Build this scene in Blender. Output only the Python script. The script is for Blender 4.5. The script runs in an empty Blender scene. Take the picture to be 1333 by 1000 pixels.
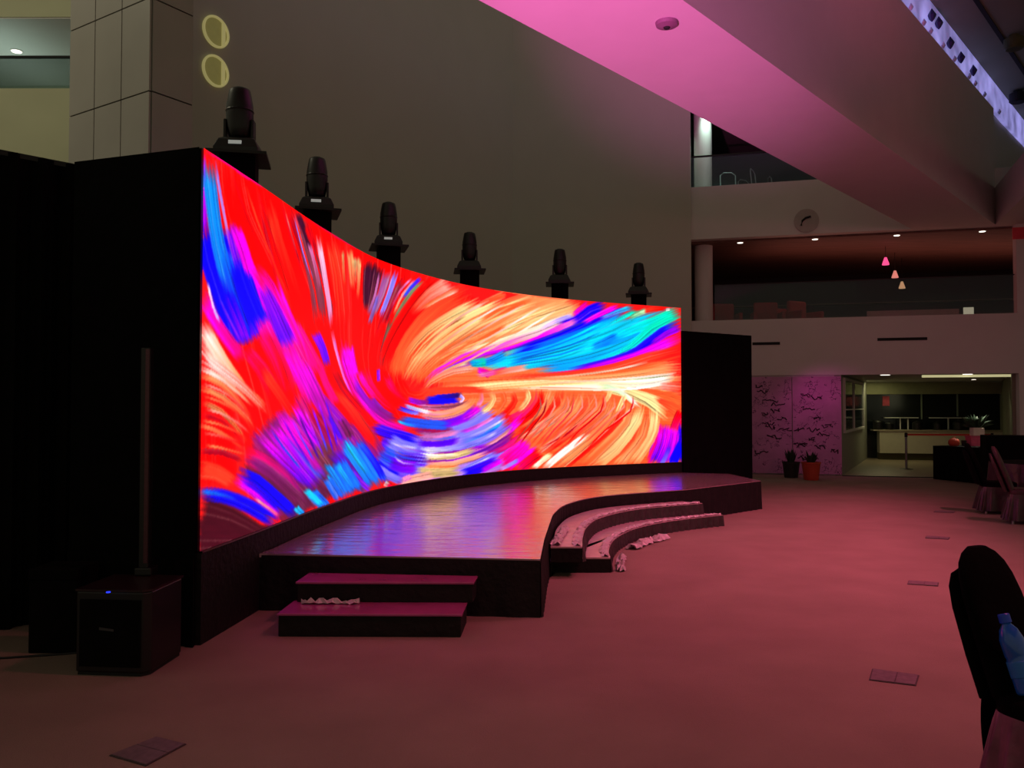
import bpy, math, random
import numpy as np
from mathutils import Vector, Matrix
random.seed(7)
PI = math.pi
col = bpy.context.scene.collection
EYE = 1.7; FPX = 1100.0; PITCH = math.atan(30/1100)

# ---------------------------------------------------------------- helpers
def lin(c):
    return tuple((x/255/12.92) if x/255 <= .04045 else ((x/255+.055)/1.055)**2.4 for x in c)
def at(px, py, Y):
    """point of the hall seen at a photograph pixel, at distance Y"""
    u = (px-666.5)/FPX; v = (500-py)/FPX
    d = Vector((u, math.cos(PITCH)-v*math.sin(PITCH), math.sin(PITCH)+v*math.cos(PITCH)))
    return Vector((0, 0, EYE)) + d*(Y/d.y)
def onz(px, py, z):
    u = (px-666.5)/FPX; v = (500-py)/FPX
    d = Vector((u, math.cos(PITCH)-v*math.sin(PITCH), math.sin(PITCH)+v*math.cos(PITCH)))
    return Vector((0, 0, EYE)) + d*((z-EYE)/d.z)

def mat(name, rgb, rough=.6, metal=0, noise=0, nscale=8, bump=0, bscale=40, coat=0, alpha=1, trans=0, emis=None, estr=0, spec=.5, sheen=0, stretch=None):
    m = bpy.data.materials.new(name); m.use_nodes = True
    nt = m.node_tree; b = nt.nodes['Principled BSDF']
    c = lin(rgb)
    b.inputs['Base Color'].default_value = (*c, 1)
    b.inputs['Roughness'].default_value = rough
    b.inputs['Metallic'].default_value = metal
    b.inputs['Specular IOR Level'].default_value = spec
    b.inputs['Coat Weight'].default_value = coat
    b.inputs['Transmission Weight'].default_value = trans
    b.inputs['Alpha'].default_value = alpha
    b.inputs['Sheen Weight'].default_value = sheen
    if emis:
        b.inputs['Emission Color'].default_value = (*lin(emis), 1)
        b.inputs['Emission Strength'].default_value = estr
    tc = None
    if noise or bump:
        tc = nt.nodes.new('ShaderNodeTexCoord'); src = tc.outputs['Object']
        if stretch:
            mp = nt.nodes.new('ShaderNodeMapping'); mp.inputs['Scale'].default_value = stretch[:3]
            if len(stretch) > 3: mp.inputs['Rotation'].default_value = (0, 0, stretch[3])
            nt.links.new(src, mp.inputs[0]); src = mp.outputs[0]
    if noise:
        n = nt.nodes.new('ShaderNodeTexNoise'); n.inputs['Scale'].default_value = nscale; n.inputs['Detail'].default_value = 5
        nt.links.new(src, n.inputs['Vector'])
        r = nt.nodes.new('ShaderNodeMapRange')
        r.inputs['From Min'].default_value = .3; r.inputs['From Max'].default_value = .7
        r.inputs['To Min'].default_value = 1-noise; r.inputs['To Max'].default_value = 1+noise
        nt.links.new(n.outputs['Fac'], r.inputs['Value'])
        x = nt.nodes.new('ShaderNodeVectorMath'); x.operation = 'SCALE'; x.inputs[0].default_value = c
        nt.links.new(r.outputs['Result'], x.inputs['Scale']); nt.links.new(x.outputs[0], b.inputs['Base Color'])
    if bump:
        n = nt.nodes.new('ShaderNodeTexNoise'); n.inputs['Scale'].default_value = bscale; n.inputs['Detail'].default_value = 6
        nt.links.new(src, n.inputs['Vector'])
        p = nt.nodes.new('ShaderNodeBump'); p.inputs['Strength'].default_value = bump; p.inputs['Distance'].default_value = .02
        nt.links.new(n.outputs['Fac'], p.inputs['Height']); nt.links.new(p.outputs[0], b.inputs['Normal']); nt.links.new(p.outputs[0], b.inputs['Coat Normal'])
    return m

class MB:
    def __init__(s): s.v = []; s.f = []
    def add(s, vs, fs):
        o = len(s.v); s.v += [tuple(x) for x in vs]; s.f += [tuple(i+o for i in f) for f in fs]; return s
    def box(s, x0, x1, y0, y1, z0, z1, T=None):
        vs = [Vector(p) for p in ((x0,y0,z0),(x1,y0,z0),(x1,y1,z0),(x0,y1,z0),(x0,y0,z1),(x1,y0,z1),(x1,y1,z1),(x0,y1,z1))]
        if T: vs = [T(p) for p in vs]
        return s.add(vs, [(3,2,1,0),(4,5,6,7),(0,1,5,4),(1,2,6,5),(2,3,7,6),(3,0,4,7)])
    def prism(s, pts, z0, z1):
        n = len(pts)
        a = sum(pts[i][0]*pts[(i+1)%n][1]-pts[(i+1)%n][0]*pts[i][1] for i in range(n))
        if a < 0: pts = pts[::-1]
        vs = [(p[0], p[1], z0) for p in pts]+[(p[0], p[1], z1) for p in pts]
        fs = [tuple(range(n-1, -1, -1)), tuple(range(n, 2*n))]+[(i, (i+1)%n, n+(i+1)%n, n+i) for i in range(n)]
        return s.add(vs, fs)
    def lathe(s, prof, c=(0,0,0), n=24, T=None):
        vs = []; fs = []
        for r, z in prof:
            for k in range(n):
                a = 2*PI*k/n; p = Vector((c[0]+r*math.cos(a), c[1]+r*math.sin(a), c[2]+z)); vs.append(T(p) if T else p)
        m = len(prof)
        for i in range(m-1):
            for k in range(n):
                fs.append((i*n+k, i*n+(k+1)%n, (i+1)*n+(k+1)%n, (i+1)*n+k))
        fs.append(tuple(range(n-1, -1, -1))); fs.append(tuple((m-1)*n+k for k in range(n)))
        return s.add(vs, fs)
    def tube(s, pts, r, n=8):
        pts = [Vector(p) for p in pts]; vs = []; fs = []
        for i, p in enumerate(pts):
            t = (pts[min(i+1, len(pts)-1)]-pts[max(i-1, 0)]).normalized()
            up = Vector((0,0,1)) if abs(t.z) < .9 else Vector((1,0,0))
            a = t.cross(up).normalized(); b = a.cross(t)
            rr = r[i] if isinstance(r, (list, tuple)) else r
            for k in range(n):
                q = 2*PI*k/n; vs.append(p+a*math.cos(q)*rr+b*math.sin(q)*rr)
        for i in range(len(pts)-1):
            for k in range(n): fs.append((i*n+k, i*n+(k+1)%n, (i+1)*n+(k+1)%n, (i+1)*n+k))
        fs.append(tuple(range(n))); fs.append(tuple((len(pts)-1)*n+k for k in range(n-1, -1, -1)))
        return s.add(vs, fs)
    def grid(s, rows, closed=False):
        m = len(rows); n = len(rows[0]); vs = [p for r in rows for p in r]; fs = []
        for i in range(m-1):
            for k in range(n if closed else n-1):
                fs.append((i*n+k, i*n+(k+1)%n, (i+1)*n+(k+1)%n, (i+1)*n+k))
        return s.add(vs, fs)

def obj(name, mb, m, parent=None, origin=None, smooth=False, bevel=0, solid=0, sub=0):
    """ONE mesh object. origin: the vertices are given in the hall's frame and the object stands at origin."""
    vs = mb.v
    if origin is not None: vs = [(x-origin[0], y-origin[1], z-origin[2]) for x, y, z in vs]
    me = bpy.data.meshes.new(name); me.from_pydata(vs, [], mb.f); me.update()
    me.materials.append(m)
    if smooth: me.polygons.foreach_set('use_smooth', [True]*len(me.polygons))
    o = bpy.data.objects.new(name, me); col.objects.link(o)
    if parent is not None: o.parent = parent
    elif origin is not None: o.location = origin
    if solid:
        d = o.modifiers.new('thick', 'SOLIDIFY'); d.thickness = solid; d.offset = 0
    if bevel:
        d = o.modifiers.new('bevel', 'BEVEL'); d.width = bevel; d.segments = 2; d.limit_method = 'ANGLE'
    if sub:
        d = o.modifiers.new('sub', 'SUBSURF'); d.levels = sub; d.render_levels = sub
    return o
def tag(o, label, cat, group=None, kind=None):
    o['label'] = label; o['category'] = cat
    if group: o['group'] = group
    if kind: o['kind'] = kind
    return o
def thing(name, label, cat, loc=(0,0,0), rz=0, group=None):
    o = bpy.data.objects.new(name, None); col.objects.link(o); o.empty_display_size = .1
    o.location = loc; o.rotation_euler = (0, 0, rz)
    return tag(o, label, cat, group)
def struct(name, mb, m, label=None, **k):
    o = obj(name, mb, m, **k); o['kind'] = 'structure'
    if label: o['label'] = label
    return o
def dup(root, loc, rz=None, label=None):
    r = root.copy(); col.objects.link(r); r.location = loc
    if rz is not None: r.rotation_euler = (0, 0, rz)
    if label: r['label'] = label
    for ch in list(root.children):
        c = ch.copy(); col.objects.link(c); c.parent = r
        for g in ch.children:
            d = g.copy(); col.objects.link(d); d.parent = c
    return r
def crom(P, n=10):
    P = np.array(P, float); Q = np.vstack([2*P[0]-P[1], P, 2*P[-1]-P[-2]]); o = []
    for i in range(len(P)-1):
        a, b, c, d = Q[i:i+4]
        for k in range(n):
            t = k/n; o.append(.5*((2*b)+(c-a)*t+(2*a-5*b+4*c-d)*t*t+(3*b-a-3*c+d)*t**3))
    o.append(P[-1]); return np.array(o)
def offset(C, d):
    T = np.gradient(C, axis=0); T /= np.hypot(T[:,0], T[:,1])[:,None]
    return C+np.c_[-T[:,1], T[:,0]]*d            # d > 0: to the left of travel

# ---------------------------------------------------------------- materials
M = {}
M['carpet'] = mat('carpet', (150,128,118), .95, noise=.09, nscale=1.6, bump=.5, bscale=120, spec=.15)
M['wall'] = mat('painted_wall', (186,182,172), .85, noise=.02, nscale=1.2)
M['white'] = mat('white_paint', (205,200,198), .75, noise=.02, nscale=2)
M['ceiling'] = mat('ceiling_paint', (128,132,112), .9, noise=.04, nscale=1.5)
M['tile'] = mat('column_panel', (160,155,148), .35, noise=.05, nscale=1.5, coat=.15)
M['joint'] = mat('dark_joint', (14,14,14), .8)
M['black_cloth'] = mat('black_cloth', (9,8,9), .9, noise=.3, nscale=6, bump=.4, bscale=14, spec=.1)
M['black_skirt'] = mat('black_skirt', (20,16,17), .7, noise=.25, nscale=9, bump=.6, bscale=18, spec=.3)
M['black_plastic'] = mat('black_plastic', (10,8,10), .42, noise=.1, nscale=30)
M['black_metal'] = mat('black_metal', (22,15,19), .38, metal=.3, noise=.1, nscale=20)
M['film'] = mat('glossy_stage_film', (176,140,152), .27, noise=.12, nscale=2.2, bump=.55, bscale=2.2, coat=1, spec=.9, stretch=(1.0,3.0,1,.35))
M['film'].node_tree.nodes['Principled BSDF'].inputs['Coat Roughness'].default_value = .12
M['film'].node_tree.nodes['Principled BSDF'].inputs['Coat IOR'].default_value = 2.1
M['satin'] = mat('riser_satin', (54,42,46), .42, noise=.3, nscale=8, bump=.7, bscale=16, spec=.5)
M['film2'] = mat('crumpled_plastic_film', (205,190,196), .3, noise=.1, nscale=12, bump=.6, bscale=30, coat=.4)
M['tread'] = mat('step_covering', (205,172,180), .35, noise=.15, nscale=7, bump=.35, bscale=16, coat=.3)
M['chrome'] = mat('metal', (150,150,150), .3, metal=1, noise=.05, nscale=20)
M['glass'] = mat('glass', (150,190,190), .05, alpha=.09, spec=.6, noise=.03, nscale=2)
M['dark_glass'] = mat('dark_glass', (14,20,22), .12, noise=.2, nscale=2, spec=.5)
M['lamp'] = mat('lamp_glow', (255,250,235), .5, emis=(255,248,230), estr=2.2)
M['ringlamp'] = mat('ring_lamp_glow', (180,172,120), .5, emis=(160,152,98), estr=.62)
M['tracklight'] = mat('cove_light_glow', (190,180,255), .5, emis=(156,152,228), estr=.8)
_n = M['tracklight'].node_tree; _t = _n.nodes.new('ShaderNodeTexNoise'); _t.inputs['Scale'].default_value = 1.6; _c = _n.nodes.new('ShaderNodeTexCoord'); _n.links.new(_c.outputs['Object'], _t.inputs['Vector'])
_m = _n.nodes.new('ShaderNodeMapRange'); _m.inputs['From Min'].default_value = .3; _m.inputs['From Max'].default_value = .7; _m.inputs['To Min'].default_value = .3; _m.inputs['To Max'].default_value = .95
_n.links.new(_t.outputs['Fac'], _m.inputs['Value']); _n.links.new(_m.outputs['Result'], _n.nodes['Principled BSDF'].inputs['Emission Strength'])

# ---------------------------------------------------------------- camera
cam = bpy.data.objects.new('camera', bpy.data.cameras.new('camera')); col.objects.link(cam)
cam.location = (0, 0, EYE); cam.rotation_euler = (PI/2+PITCH, 0, 0)
cam.data.sensor_width = 36; cam.data.lens = FPX/1333*36; cam.data.clip_end = 200
bpy.context.scene.camera = cam

# ---------------------------------------------------------------- setting
struct('floor', MB().box(-22, 40, -6, 21.0, -.2, 0).box(-22, 40, 21.0, 40, -.2, -.001), M['carpet'])
# wall behind the screen, in two faces meeting at a soft corner
A0 = (-5.63, 11.4); A1 = (.02, 20.6); A2 = (4.63, 21.75); A3 = (4.95, 23.2)
struct('wall_left', MB().prism([A0, A1, (A1[0]-.2, A1[1]+.4), (A0[0]-.4, A0[1]+.1)], 0, 12), M['wall'])
struct('wall_rear', MB().prism([A1, A2, A3, (A1[0]-.2, A1[1]+2.4)], 0, 12), M['wall'])

# far wall frame: s runs right along the wall, d goes behind it
W0 = Vector((7.2, 21.2)); E = Vector((.968, -.25)).normalized(); Nn = Vector((.25, .968)).normalized()
def FW(p): q = W0+E*p[0]+Nn*p[1]; return Vector((q.x, q.y, p[2]))
def sx(px, d=0):
    k = (px-666.5)/FPX; b = W0+Nn*d
    return (k*b.y-b.x)/(E.x-k*E.y)
s0 = sx(897)-.4; sM0 = sx(975); sM = sx(1095); sK = sx(1327); sE = 16
w = MB()
w.box(s0, sE, 0, .25, 2.50, 3.93, FW)                       # lower parapet
w.box(s0, sE, 0, .25, 6.05, 7.42, FW)                       # upper parapet
w.box(s0, sM, .06, .3, 0, 2.5, FW)                          # wall carrying the mural
w.box(sK, sE, 0, .25, 0, 2.5, FW)                           # pier right of the servery
w.box(sx(1326), sE, 0, .25, 3.93, 6.05, FW)
struct('wall_far', w, M['white'])
struct('ceiling_servery', MB().box(s0, sE, .25, 9, 2.52, 2.85, FW), M['white'])
struct('ceiling_balcony', MB().box(s0, sE, .25, 9, 6.05, 6.4, FW), M['white'])

# level two room behind the opening
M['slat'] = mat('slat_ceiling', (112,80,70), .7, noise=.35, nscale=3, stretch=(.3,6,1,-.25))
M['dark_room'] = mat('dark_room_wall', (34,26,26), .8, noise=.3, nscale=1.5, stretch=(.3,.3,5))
struct('ceiling_slats', MB().box(s0, sE, .3, 7, 6.0, 6.045, FW), M['slat'])
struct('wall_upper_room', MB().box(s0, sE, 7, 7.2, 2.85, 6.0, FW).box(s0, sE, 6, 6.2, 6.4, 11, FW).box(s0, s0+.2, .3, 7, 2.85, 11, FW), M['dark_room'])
struct('trim_1', MB().box(s0, sE, 6.7, 6.95, 5.02, 5.06, FW).box(s0, sE, 6.7, 6.95, 4.6, 4.63, FW), mat('dim_beige_rail', (88,80,62), .6, noise=.1))
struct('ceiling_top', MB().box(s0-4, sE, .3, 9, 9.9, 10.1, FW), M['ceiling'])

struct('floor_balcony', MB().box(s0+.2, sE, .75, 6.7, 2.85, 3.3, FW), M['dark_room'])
# round columns in the openings
cx = FW((sx(917, .75), .75, 0))
c = MB().lathe([(.235, 0), (.235, 9.9)], (cx.x, cx.y, 0), 32)
tag(struct('round_column', c, M['white']), 'white round column at left end of the upper balcony openings', 'column')

# glass balustrade level three
g = thing('glass_balustrade', 'glass balustrade with thin handrail above the far upper parapet', 'railing', FW((sx(905), .05, 7.42)))
obj('glass_panel', MB().box(sx(902), sx(1200), .1, .115, 7.42, 8.22, FW), M['glass'], g, g.location)
obj('handrail', MB().box(sx(902), sx(1200), .085, .13, 8.22, 8.26, FW), M['black_metal'], g, g.location)
# level two glass
g = thing('glass_balustrade', 'glass screen with rail above the far lower parapet', 'railing', FW((sx(935), .05, 3.93)))
obj('glass_panel', MB().box(sx(931), sx(1325), .1, .115, 3.93, 4.85, FW), M['glass'], g, g.location)
obj('handrail', MB().box(sx(931), sx(1325), .09, .125, 4.85, 4.87, FW), M['black_metal'], g, g.location)

# downlights
def downlight(p, label, cat='light', r=.07, grp=None, mt='lamp'):
    t = thing('downlight', label, 'downlight', p, 0, grp)
    obj('bezel', MB().lathe([(r*1.25, -.012), (r*1.3, .0)], (0,0,0), 20), M['white'], t)
    obj('lamp', MB().lathe([(r, -.02), (r, -.011)], (0,0,0), 20), M[mt], t)
    return t
for px, nm in ((965,'leftmost of the four downlights above the far balcony opening'), (1063,'second downlight from left above the far balcony opening'), (1170,'third downlight from left above the far balcony opening'), (1282,'rightmost downlight above the far balcony opening')):
    downlight(FW((sx(px, .42), .42, 6.0)), nm, grp='balcony downlights')

# mural panels
M['mural'] = mat('mural_print', (190,130,176), .6, noise=.12, nscale=3)
nt = M['mural'].node_tree; b = nt.nodes['Principled BSDF']
tc = nt.nodes.new('ShaderNodeTexCoord')
vo = nt.nodes.new('ShaderNodeTexVoronoi'); vo.feature = 'DISTANCE_TO_EDGE'; vo.inputs['Scale'].default_value = 3.5
no = nt.nodes.new('ShaderNodeTexNoise'); no.inputs['Scale'].default_value = 4; no.inputs['Detail'].default_value = 4
ad = nt.nodes.new('ShaderNodeVectorMath'); ad.operation = 'ADD'
nt.links.new(tc.outputs['Object'], ad.inputs[0]); nt.links.new(no.outputs['Color'], ad.inputs[1]); nt.links.new(tc.outputs['Object'], no.inputs['Vector'])
nt.links.new(ad.outputs[0], vo.inputs['Vector'])
n2 = nt.nodes.new('ShaderNodeTexNoise'); n2.inputs['Scale'].default_value = 2.6; nt.links.new(tc.outputs['Object'], n2.inputs['Vector'])
m1 = nt.nodes.new('ShaderNodeMath'); m1.operation = 'LESS_THAN'; m1.inputs[1].default_value = .028; nt.links.new(vo.outputs['Distance'], m1.inputs[0])
m2 = nt.nodes.new('ShaderNodeMath'); m2.operation = 'GREATER_THAN'; m2.inputs[1].default_value = .5; nt.links.new(n2.outputs['Fac'], m2.inputs[0])
m3 = nt.nodes.new('ShaderNodeMath'); m3.operation = 'MULTIPLY'; nt.links.new(m1.outputs[0], m3.inputs[0]); nt.links.new(m2.outputs[0], m3.inputs[1])
mx = nt.nodes.new('ShaderNodeMix'); mx.data_type = 'RGBA'
old = b.inputs['Base Color'].links[0].from_socket
nt.links.new(m3.outputs[0], mx.inputs['Factor']); nt.links.new(old, mx.inputs[6]); mx.inputs[7].default_value = (.10,.025,.09,1)
nt.links.new(mx.outputs[2], b.inputs['Base Color'])
M['ink'] = mat('marker_ink', (38,12,34), .8, noise=.1)
def mural(pxa, pxb, z0, z1, label, marks):
    a, e = sx(pxa), sx(pxb)
    t = thing('mural_panel', label, 'mural', FW(((a+e)/2, .05, 0)), 0, 'mural panels')
    obj('board', MB().box(a, e, .0, .055, z0, z1, FW), M['mural'], t, t.location)
    rr = random.Random(int(pxa))
    for px, py, wd in marks:
        k = MB(); s = sx(px); z = at(px, py, 21).z; n = 9
        pts = [FW((s+wd*(i/(n-1)-.5)+rr.uniform(-.05,.05), -.004, z+rr.uniform(-.06, .06))) for i in range(n)]
        k.tube(pts, .014, 5); obj('scribble', k, M['ink'], t, t.location)
mural(975, 1030.5, .03, 2.46, 'left mural panel of dark scribbles beside the black wing',
      [(992,510,.25),(1002,523,.4),(1012,526,.35),(1000,553,.3),(1003,557,.25),(1006,570,.3),(990,590,.3),(988,503,.2),(1018,545,.2),(1010,535,.2),(1022,560,.3),(996,540,.15)])
mural(1031.5, 1095, .03, 2.46, 'right mural panel of dark scribbles behind the orange planter',
      [(1050,531,.3),(1040,580,.25),(1045,577,.2),(1056,572,.15),(1067,582,.2),(1085,588,.12),(1043,596,.25),(1060,560,.3),(1070,565,.25),(1078,555,.2),(1048,515,.2),(1065,518,.25),(1055,598,.3),(1062,545,.2),(1040,560,.2)])

# slots and the disc on the parapets
for a, e, z, l in ((sx(980), sx(1016), 3.31, 'dark slot vent in the far parapet beside the black wing'), (sx(1143), sx(1208), 3.36, 'dark slot vent in the far parapet above the servery')):
    t = tag(obj('slot_vent', MB().box(a, e, -.012, .02, z-.035, z+.035, FW), M['joint'], origin=FW(((a+e)/2, 0, z))), l, 'vent', 'slot vents')
p = FW((sx(1052), -.0, at(1052, 287, 21.1).z))
t = thing('wall_roundel', 'round grey badge on the upper far parapet', 'sign', p)
def FWv(base):
    def T(q): v = W0+E*0; return Vector((base.x+E.x*q.x+Nn.x*q.y, base.y+E.y*q.x+Nn.y*q.y, base.z+q.z))
    return T
def disc(mb, base, r, d0, d1, n=28, flip=None):
    ring0 = [base+Vector((E.x*math.cos(2*PI*k/n)*r+Nn.x*d0, E.y*math.cos(2*PI*k/n)*r+Nn.y*d0, math.sin(2*PI*k/n)*r)) for k in range(n)]
    ring1 = [q+Vector((Nn.x*(d1-d0), Nn.y*(d1-d0), 0)) for q in ring0]
    mb.add(ring0+ring1, [tuple(range(n-1,-1,-1)), tuple(range(n, 2*n))]+[(k, (k+1)%n, n+(k+1)%n, n+k) for k in range(n)])
m_ = MB(); disc(m_, p, .3, -.02, .0); obj('plate', m_, mat('badge_plate', (172,160,158), .7, noise=.05), t, p)
m_ = MB(); m_.tube([p+Vector((E.x*a-Nn.x*.025, E.y*a-Nn.y*.025, z)) for a, z in ((-.13,-.12),(-.1,0),(-.02,.07),(.1,.1))], .028, 6)
obj('emblem', m_, M['joint'], t, p)

# ---- servery behind the opening
tileM = mat('servery_floor_tile', (150,132,112), .4, noise=.06, nscale=3)
dK = 7.6; sL = sx(1128, dK); 
M['olive'] = mat('olive_wall', (132,130,100), .8, noise=.06)
struct('wall_servery_left', MB().prism([FW((sM,0,0))[:2], FW((sL,dK,0))[:2], FW((sL-.15,dK,0))[:2], FW((sM-.15,.06,0))[:2]], 0, 2.5), mat('servery_wall_left', (150,150,138), .8, noise=.03))
struct('wall_servery_right', MB().prism([FW((sx(1322,0),.25,0))[:2], FW((sx(1304,dK),dK,0))[:2], FW((sx(1304,dK),dK+.6,0))[:2], FW((sx(1306,dK)+.3,dK+.6,0))[:2], FW((sK+.05,.25,0))[:2]], 0, 2.5), mat('servery_wall', (130,130,110), .8, noise=.03))
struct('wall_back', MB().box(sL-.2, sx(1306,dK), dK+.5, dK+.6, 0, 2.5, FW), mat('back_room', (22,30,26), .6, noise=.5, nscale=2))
struct('trim_2', MB().box(sL-.1, sx(1306,dK), dK-.05, dK+.25, 2.12, 2.5, FW), M['olive'])
struct('trim_3', MB().box(sM, sx(1240), -.12, .02, 0, .012, FW), M['joint'])
struct('floor_servery', MB().prism([FW((sM-.1,0.02,0))[:2], FW((sK,0.02,0))[:2], FW((sx(1310,dK),dK+.4,0))[:2], FW((sL-.1,dK+.4,0))[:2]], 0, .006), tileM)
# window in the slanting wall
a3 = FW((sM,0,0)); b3 = FW((sL,dK,0)); dirw = (b3-a3); lenw = dirw.length; dirw /= lenw
nw = Vector((dirw.y, -dirw.x, 0))
def SW(p): q = a3+dirw*p[0]+nw*p[1]; return Vector((q.x, q.y, p[2]))
def sw_at(px):
    k = (px-666.5)/FPX; return (k*a3.y-a3.x)/(dirw.x-k*dirw.y)
wz0, wz1 = 1.1, 2.38
u0, u1, u2 = sw_at(1097.5), sw_at(1109.5), sw_at(1122)
t = struct('window_1', MB().box(u0, u1-.02, 0, .03, wz0, wz1, SW).box(u1+.05, u2, 0, .03, wz0, wz1, SW), mat('blue_dark_pane', (22,34,48), .15, noise=.2))
obj('window_frame', MB().box(u0-.06, u0, 0, .06, wz0-.06, wz1+.06, SW).box(u1-.04, u1+.06, 0, .06, wz0, wz1, SW).box(u2, u2+.1, 0, .06, wz0-.06, wz1+.06, SW)
    .box(u0, u2, 0, .06, wz0-.06, wz0, SW).box(u0, u2, 0, .06, wz1, wz1+.06, SW).box(u0, u2, 0, .05, 1.62, 1.65, SW), M['white'], t)
# counter
t = thing('servery_counter', 'pale long counter at the back of the servery', 'counter', FW((sx(1200,dK), dK-.3, 0)))
obj('body', MB().box(sL+.3, sx(1300,dK), dK-.55, dK-.05, .22, .93, FW), mat('counter_front', (196,190,168), .6, noise=.03), t, t.location)
obj('worktop', MB().box(sL+.1, sx(1302,dK), dK-.6, dK, .93, .97, FW), mat('counter_top', (160,150,130), .4, noise=.1), t, t.location)
obj('plinth', MB().box(sL+.3, sx(1300,dK), dK-.45, dK-.05, 0, .22, FW), mat('olive_plinth', (70,66,30), .7, noise=.1), t, t.location)
# pass window frames + shelf
t = struct('window_2', MB().box(sL, sx(1305,dK), dK+.2, dK+.22, .97, 2.12, FW), M['dark_glass'])
f = MB()
for px in (1201, 1248): f.box(sx(px,dK)-.02, sx(px,dK)+.02, dK+.16, dK+.2, 1.3 if px < 1240 else 1.4, 2.12, FW)
obj('window_frame', f, mat('pale_frame', (120,130,112), .5, noise=.05), t)
t = thing('service_shelf', 'thin pale shelf on posts over the back counter', 'shelf', FW((sx(1200,dK), dK-.2, .97)))
f = MB().box(sx(1150,dK), sx(1193,dK), dK-.3, dK-.05, 1.34, 1.365, FW).box(sx(1208,dK), sx(1256,dK), dK-.3, dK-.05, 1.34, 1.365, FW)
obj('board', f, M['white'], t, t.location)
for px in (1170, 1180, 1232):
    obj('post', MB().box(sx(px,dK)-.018, sx(px,dK)+.018, dK-.2, dK-.16, .97, 1.34, FW), M['white'], t, t.location)
# things on the counter
cookw = mat('dark_pot', (12,12,13), .4, noise=.1)
for px, r, h, l in ((1140,.16,.3,'dark lidded pot at the left end of the back counter'), (1154,.14,.24,'dark pot on the back counter left of the shelf posts'), (1190,.15,.27,'dark pot on the back counter between the shelf posts'), (1216,.14,.25,'dark pot on the back counter under the right shelf'), (1243,.17,.3,'dark urn on the back counter right of the tall post')):
    q = FW((sx(px,dK), dK-.42, .972))
    t = thing('cooking_pot', l, 'pot', q, 0, 'pots on the back counter')
    obj('body', MB().lathe([(r*.9,0),(r,.03),(r,h*.8)], (0,0,0), 20), cookw, t, smooth=False)
    obj('lid', MB().lathe([(r*1.02,h*.8),(r*.7,h*.95),(.03,h),(.03,h+.03)], (0,0,0), 20), cookw, t)
q = FW((sx(1155,dK), dK+.14, 1.75))
tag(obj('wall_poster', MB().box(sx(1150,dK), sx(1159,dK), dK+.17, dK+.195, 1.74, 2.06, FW), mat('poster_red', (190,70,90), .7, noise=.3, nscale=6), origin=q), 'small red and white poster on the dark servery glass', 'poster')
for px, l in ((1152.5,'left recessed downlight in the servery ceiling'), (1260,'right recessed downlight in the servery ceiling')):
    downlight(FW((sx(px,.5), .5, 2.518)), l, r=.11, grp='servery downlights')
p = FW((sx(1268,5), 5, 2.16)); downlight(FW((sx(1268,5), 5, 2.518)), 'small far lamp in the servery ceiling above the plant', r=.06)
# cove light of the servery
tag(obj('cove_lamp', MB().box(sx(1200,.8), sx(1322,.8), .7, .78, 2.44, 2.5, FW), mat('warm_cove_glow', (230,225,180), .5, emis=(205,200,150), estr=.7), origin=FW((sx(1260,.8), .75, 2.5))), 'long warm strip light under the servery ceiling edge', 'light')

# ---- belt barrier
def stanchion(p, l):
    t = thing('barrier_post', l, 'barrier post', p, 0, 'belt barrier posts')
    obj('pole', MB().lathe([(.03,.02),(.03,.9)], (0,0,0), 16), M['chrome'], t)
    obj('base', MB().lathe([(.17,0),(.17,.012),(.05,.03)], (0,0,0), 24), M['black_metal'], t)
    obj('belt_head', MB().lathe([(.04,.88),(.04,.98),(.03,1.0)], (0,0,0), 16), M['black_metal'], t)
pA = onz(1180, 611, 0); pB = onz(1292, 612, 0)
stanchion(pA, 'belt barrier post in front of the pale servery counter'); stanchion(pB, 'belt barrier post beside the black-draped table')
d = (pB-pA).normalized(); n_ = Vector((-d.y, d.x, 0))
tag(obj('barrier_belt', MB().add([pA+d*.04+Vector((0,0,z))+n_*y for z in (.92,.97) for y in (-.003,.003)]+[pB-d*.04+Vector((0,0,z))+n_*y for z in (.92,.97) for y in (-.003,.003)],
    [(0,1,3,2),(4,6,7,5),(0,4,5,1),(2,3,7,6),(1,5,7,3),(0,2,6,4)]), mat('red_belt', (190,40,34), .7, noise=.1), origin=(pA+pB)/2), 'red belt stretched across the front of the servery', 'barrier belt')

# ---- planters by the mural
def planter(p, r, h, m, l, leaf, hh):
    t = thing('potted_plant', l, 'plant', p, 0)
    obj('pot', MB().lathe([(r*.75,0),(r*.8,.02),(r,h*.9),(r*1.06,h*.92),(r*1.06,h),(r*.9,h),(r*.88,h*.85)], (0,0,0), 24), m, t)
    k = MB(); rr = random.Random(h*91)
    for i in range(26):
        a = rr.uniform(0, 2*PI); L_ = rr.uniform(.5, 1)*hh; o = rr.uniform(.2, .8)*r*1.2
        b0 = Vector((math.cos(a)*r*.3, math.sin(a)*r*.3, h*.85)); b2 = Vector((math.cos(a)*o, math.sin(a)*o, h+L_)); s_ = Vector((-math.sin(a), math.cos(a), 0))*.03
        b1 = (b0+b2)/2+Vector((0,0,.03)); k.add([b0-s_*.3, b0+s_*.3, b1+s_, b2, b1-s_], [(0,1,2,3,4)])
    obj('foliage', k, leaf, t, solid=.002)
leafM = mat('dark_leaf', (30,44,24), .6, noise=.3, nscale=12)
planter(onz(1056, 625, 0), .21, .42, mat('orange_pot', (190,62,36), .5, noise=.1), 'round orange planter in front of the right mural panel', leafM, .28)
planter(onz(1041, 623, 0)+Vector((-.12,.25,0)), .2, .38, mat('dark_pot_clay', (30,20,22), .6, noise=.1), 'small dark planter left of the orange planter', leafM, .34)

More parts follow.
